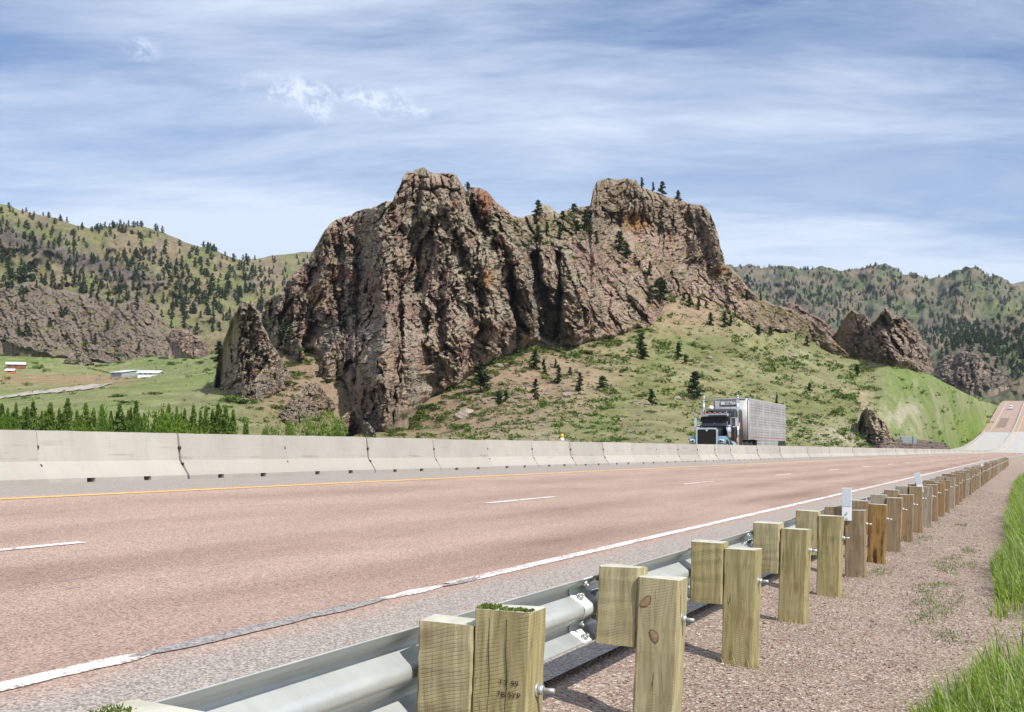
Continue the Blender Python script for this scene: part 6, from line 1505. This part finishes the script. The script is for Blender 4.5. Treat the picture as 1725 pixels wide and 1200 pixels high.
# dirt track through the field on the left
def track():
    pts = [(-60, 681), (0, 671), (30, 666.5), (60, 662.5), (90, 659), (120, 656), (150, 653), (175, 650)]; L = []; 
    for t in np.linspace(0, len(pts)-1, 70):
        i = min(int(t), len(pts)-2); f = t-i; px = pts[i][0]*(1-f)+pts[i+1][0]*f; py = pts[i][1]*(1-f)+pts[i+1][1]*f; q = hit(px, py)
        if q: L.append(np.array(q[0]))
    L = np.array(L); d = np.gradient(L, axis=0); nn = np.stack([-d[:, 1], d[:, 0]], 1); nn /= np.linalg.norm(nn, axis=1, keepdims=True); R_ = []
    for a in (-1.5, -1, -.5, 0, .5, 1, 1.5):
        q = L.copy(); q[:, :2] += nn*a*1.7; q[:, 2] = [hit_zp(x, y)+.22 for x, y in q[:, :2]]; R_.append(q)
    P = np.stack(R_, 1); o = grid('dirt_track', P, M_track); tag(o, 'pale gravel track crossing the green field at left', 'track', kind='structure')
def hit_zp(x, y):
    ok, loc, *_r, ob, mx = sc.ray_cast(DG, Vector((x, y, 300)), Vector((0, 0, -1)))
    return loc.z if ok else 0
track()
# ------------------------------------------------------------------ grass at the right edge
def blades(name, n, sl, hmean, mat, label, seed, wid=.004, droop=.5, seg=4, hs=None):
    r = np.random.default_rng(seed); s, l = sl(r, n); n = len(s)
    zb = vz(s[:, None], l[:, None])[:, 0]-.02; B = RP(s, l, zb); H = hmean(s, l)*(.55+.6*r.random(n)); a = r.random(n)*6.28+.0; w = wid*(.7+.7*r.random(n))*(1+s*.02)
    dr = droop*(r.random(n)**1.5)+.08; dx = np.stack([np.cos(a), np.sin(a)], 1); wind = np.array([-.10, .03])
    sd = np.stack([-np.sin(a), np.cos(a)], 1); t = np.linspace(0, 1, seg+1)
    P = []
    for k in t:
        c = B.copy(); off = (dx*(dr*H)[:, None]+wind[None]*H[:, None])*(k**2.1); c[:, :2] += off; c[:, 2] += H*(k-.42*dr*k**2.6)
        ww = (w*(1-k**1.6)+.0004)[:, None]; L = c.copy(); L[:, :2] += sd*ww; R_ = c.copy(); R_[:, :2] -= sd*ww; P.append(np.stack([L, R_], 1))
    V = np.stack(P, 1); nv = 2*(seg+1); q = np.array([(2*i, 2*i+1, 2*i+3, 2*i+2) for i in range(seg)])
    Q = (np.arange(n)*nv)[:, None, None]+q[None]
    o = mk(name, V.reshape(-1, 3), Q.reshape(-1, 4), None, mat, smooth_=True); tag(o, label, 'grass', kind='stuff')
def edge(s): return np.interp(s, [7, 9, 30, 60], [.42, .27, .32, .42])+.16*perlin(s*.55, s*0+3, 7)+.22*perlin(s*.17, s*0+8, 8)
def slA(r, n):
    s = 3.2+60*r.random(n)**2.4; l = edge(s)-3.2*r.random(n)**1.7
    den = np.interp(s, [3, 7.6, 8.8, 11.5, 13.5, 60], [1, 1, .04, .03, .9, 1]); k = r.random(n) < np.where(l > -.25, den, 1)
    cl = fbm(s*1.6, l*3, 33, 3); k &= (cl > -.28); return s[k], l[k]
def hA(s, l): return np.interp(edge(s)-l, [0, .15, .5, 1.2], [.20, .40, .58, .7])*np.interp(s, [3, 8, 10, 14, 22, 60], [.95, .9, .7, 1.1, 1.35, 1.2])
blades('grass', 38000, slA, hA, M_grass, 'tall bright green grass along the right edge of the verge', 1, .0052, .8)
blades('broad_grass', 3000, slA, lambda s, l: hA(s, l)*.85, M_grass, 'broad arching grass leaves among the tall grass', 21, .0095, 1.1, 5)
blades('seed_stalks', 7000, slA, lambda s, l: hA(s, l)*1.12, M_seed, 'pale seed headed grass stalks standing in the tall grass', 12, .0026, .35)
blades('dry_grass', 5000, slA, lambda s, l: hA(s, l)*.8, M_dry, 'dry straw stems mixed in the tall grass', 2, .0022, .9)
def slW(r, n):
    c = np.array([(10.9, .80), (11.4, .70), (13, .95), (13.6, .8), (15.4, .85), (17, .9), (18.5, .75), (14.2, 1.5), (19.8, 1.45), (10.0, .56), (12.6, .6), (16.2, .66), (24, 1.1), (15.8, .98), (12.2, .85)]); k = r.integers(len(c), size=n)
    s = c[k, 0]+r.normal(size=n)*.22*(1+.4*(k % 3)); l = c[k, 1]+r.normal(size=n)*.07; return s, l
blades('weeds', 2600, slW, lambda s, l: .04+0*s, M_weed, 'low weeds sprouting through the gravel', 3, .0035, 1.2, 3)
def slT(r, n):
    ss = np.array([3.955+1.905*k for k in range(0, 16)]); k = r.integers(len(ss), size=n); return ss[k]+r.normal(size=n)*.14, 1.62+r.normal(size=n)*.09
blades('dry_weeds', 700, slT, lambda s, l: .09+0*s, M_dry, 'dry grass wisps at the feet of the guardrail posts', 4, .002, 1.6, 3)
# ------------------------------------------------------------------ camera, sun, sky
cam = bpy.data.cameras.new('camera'); co = bpy.data.objects.new('camera', cam); COL.objects.link(co); sc.camera = co
co.location = (0, 0, EZ); co.rotation_euler = (math.pi/2, 0, 0); cam.sensor_width = 36; cam.lens = 36*F/1725; cam.shift_y = 160/1725; cam.clip_start = .05; cam.clip_end = 30000
SD = Vector((.57, -.62, .92)).normalized(); el = math.asin(SD.z); az = math.atan2(SD.x, SD.y)
sl = bpy.data.lights.new('sun', 'SUN'); so = bpy.data.objects.new('sun', sl); COL.objects.link(so); sl.energy = SUN_E; sl.angle = math.radians(.6); sl.color = (1, .955, .88)
so.rotation_euler = SD.to_track_quat('Z', 'Y').to_euler(); so.location = (60, -40, 120)
w = bpy.data.worlds.new('World'); sc.world = w; w.use_nodes = True; nt = w.node_tree; nn = nt.nodes; ll = nt.links
bg = nn['Background']; sky = nn.new('ShaderNodeTexSky'); sky.sky_type = 'NISHITA'; sky.sun_disc = False; sky.sun_elevation = el; sky.sun_rotation = az; sky.air_density = 1.0; sky.dust_density = .6; sky.ozone_density = 1.4; sky.altitude = 1100
class WN(N):
    def __init__(s): s.t = nt; s.n = nn; s.l = ll
q = WN(); d = q.coord('Generated'); x = q.sep(d)
zz = q.math('ADD', q.math('MAXIMUM', x[2], 0.), .10); u = q.math('DIVIDE', x[0], zz); v = q.math('DIVIDE', x[1], zz); pl3 = q.comb(u, v, 0.)
w1 = q.noise(pl3, .55, 3, .5, out=1); pw = q.mix(.42, pl3, w1)
veil = q.ramp(q.noise(q.mapp(pw, (.5, .95, 1), (3.1, 1.3, 0), (0, 0, .75)), 1.05, 8, .62), [(.36, 0.), (.66, 1.)])
wisp = q.ramp(q.noise(q.mapp(pw, (.6, 1.7, 1), (7.4, 2., 0), (0, 0, .95)), 1.3, 9, .64), [(.43, 0.), (.66, 1.)])
elev = x[2]
low = q.ramp(elev, [(0, .7), (.145, .6), (.185, .3), (.225, .06), (.27, .0)])          # milky band over the hills
upper = q.ramp(q.math('ADD', elev, q.math('MULTIPLY', x[0], .22)), [(.21, 0.), (.30, .55), (.38, .85)])
cl = q.math('ADD', q.math('ADD', q.math('MULTIPLY', veil, q.math('ADD', .30, upper)), q.math('MULTIPLY', wisp, .72)), q.math('MULTIPLY', low, q.math('ADD', .45, q.math('MULTIPLY', veil, .6))))
cl = q.math('MINIMUM', cl, .93)
# the small ragged cumulus puffs
def puff(px, py, sx, sy):
    c = Vector(((px-CX)/F, 1, -(py-HY)/F)).normalized(); dx = q.math('MULTIPLY', q.math('SUBTRACT', x[0], c.x), F/sx); dz = q.math('MULTIPLY', q.math('SUBTRACT', x[2], c.z), F/sy)
    r2 = q.math('ADD', q.math('MULTIPLY', dx, dx), q.math('MULTIPLY', dz, dz)); return q.math('MULTIPLY', r2, -1.)
r_ = None
for a in ((438, 148, 30, 22), (470, 160, 22, 14), (524, 158, 32, 26), (538, 186, 20, 20), (500, 150, 16, 14), (572, 160, 24, 9), (612, 164, 20, 14), (646, 178, 40, 20), (680, 160, 18, 16), (705, 190, 18, 10), (240, 84, 26, 16)):
    e = q.math('EXPONENT', puff(*a)); r_ = e if r_ is None else q.math('ADD', r_, e)
pn = q.noise(q.mapp(d, (1, 1, 1.25)), 60., 8, .7, .4); pf = q.ramp(q.math('MULTIPLY', r_, q.math('SUBTRACT', pn, .40)), [(.02, 0.), (.22, 1.)])
skyc = q.mix(1., sky.outputs[0], (SKY_T[0], SKY_T[1], SKY_T[2]), 'MULTIPLY')
cloud = q.mix(1., (CLOUD[0], CLOUD[1], CLOUD[2]), (1., 1., 1.), 'MULTIPLY')
c1 = q.mix(cl, skyc, cloud); c2 = q.mix(q.math('MULTIPLY', pf, .7), c1, (CLOUD[0]*1.22, CLOUD[1]*1.18, CLOUD[2]*1.12))
ll.new(c2, bg.inputs[0]); bg.inputs[1].default_value = SKY_S
sc.view_settings.view_transform = 'Standard'; sc.view_settings.look = 'None'; sc.view_settings.gamma = 1; sc.view_settings.exposure = EXPO
sc.cycles.max_bounces = 6; sc.cycles.diffuse_bounces = 3; sc.cycles.glossy_bounces = 3; sc.cycles.transmission_bounces = 3; sc.cycles.caustics_reflective = False; sc.cycles.caustics_refractive = False
if HAZE:
    bm = bmesh.new(); box(bm, -9200, 9200, -9200, 9200, -7, 900); hz = N('haze_air'); hz.n.remove(hz.b); pv = hz.new('ShaderNodeVolumePrincipled'); pv.inputs['Color'].default_value = (.72, .86, 1., 1); pv.inputs['Density'].default_value = HAZE; pv.inputs['Anisotropy'].default_value = .2
    hz.l.new(pv.outputs[0], hz.n['Material Output'].inputs['Volume']); ho = bm_obj('haze', bm, hz.m); tag(ho, 'thin blue air between the camera and the mountains', kind='stuff')
sc.cycles.use_denoising = True
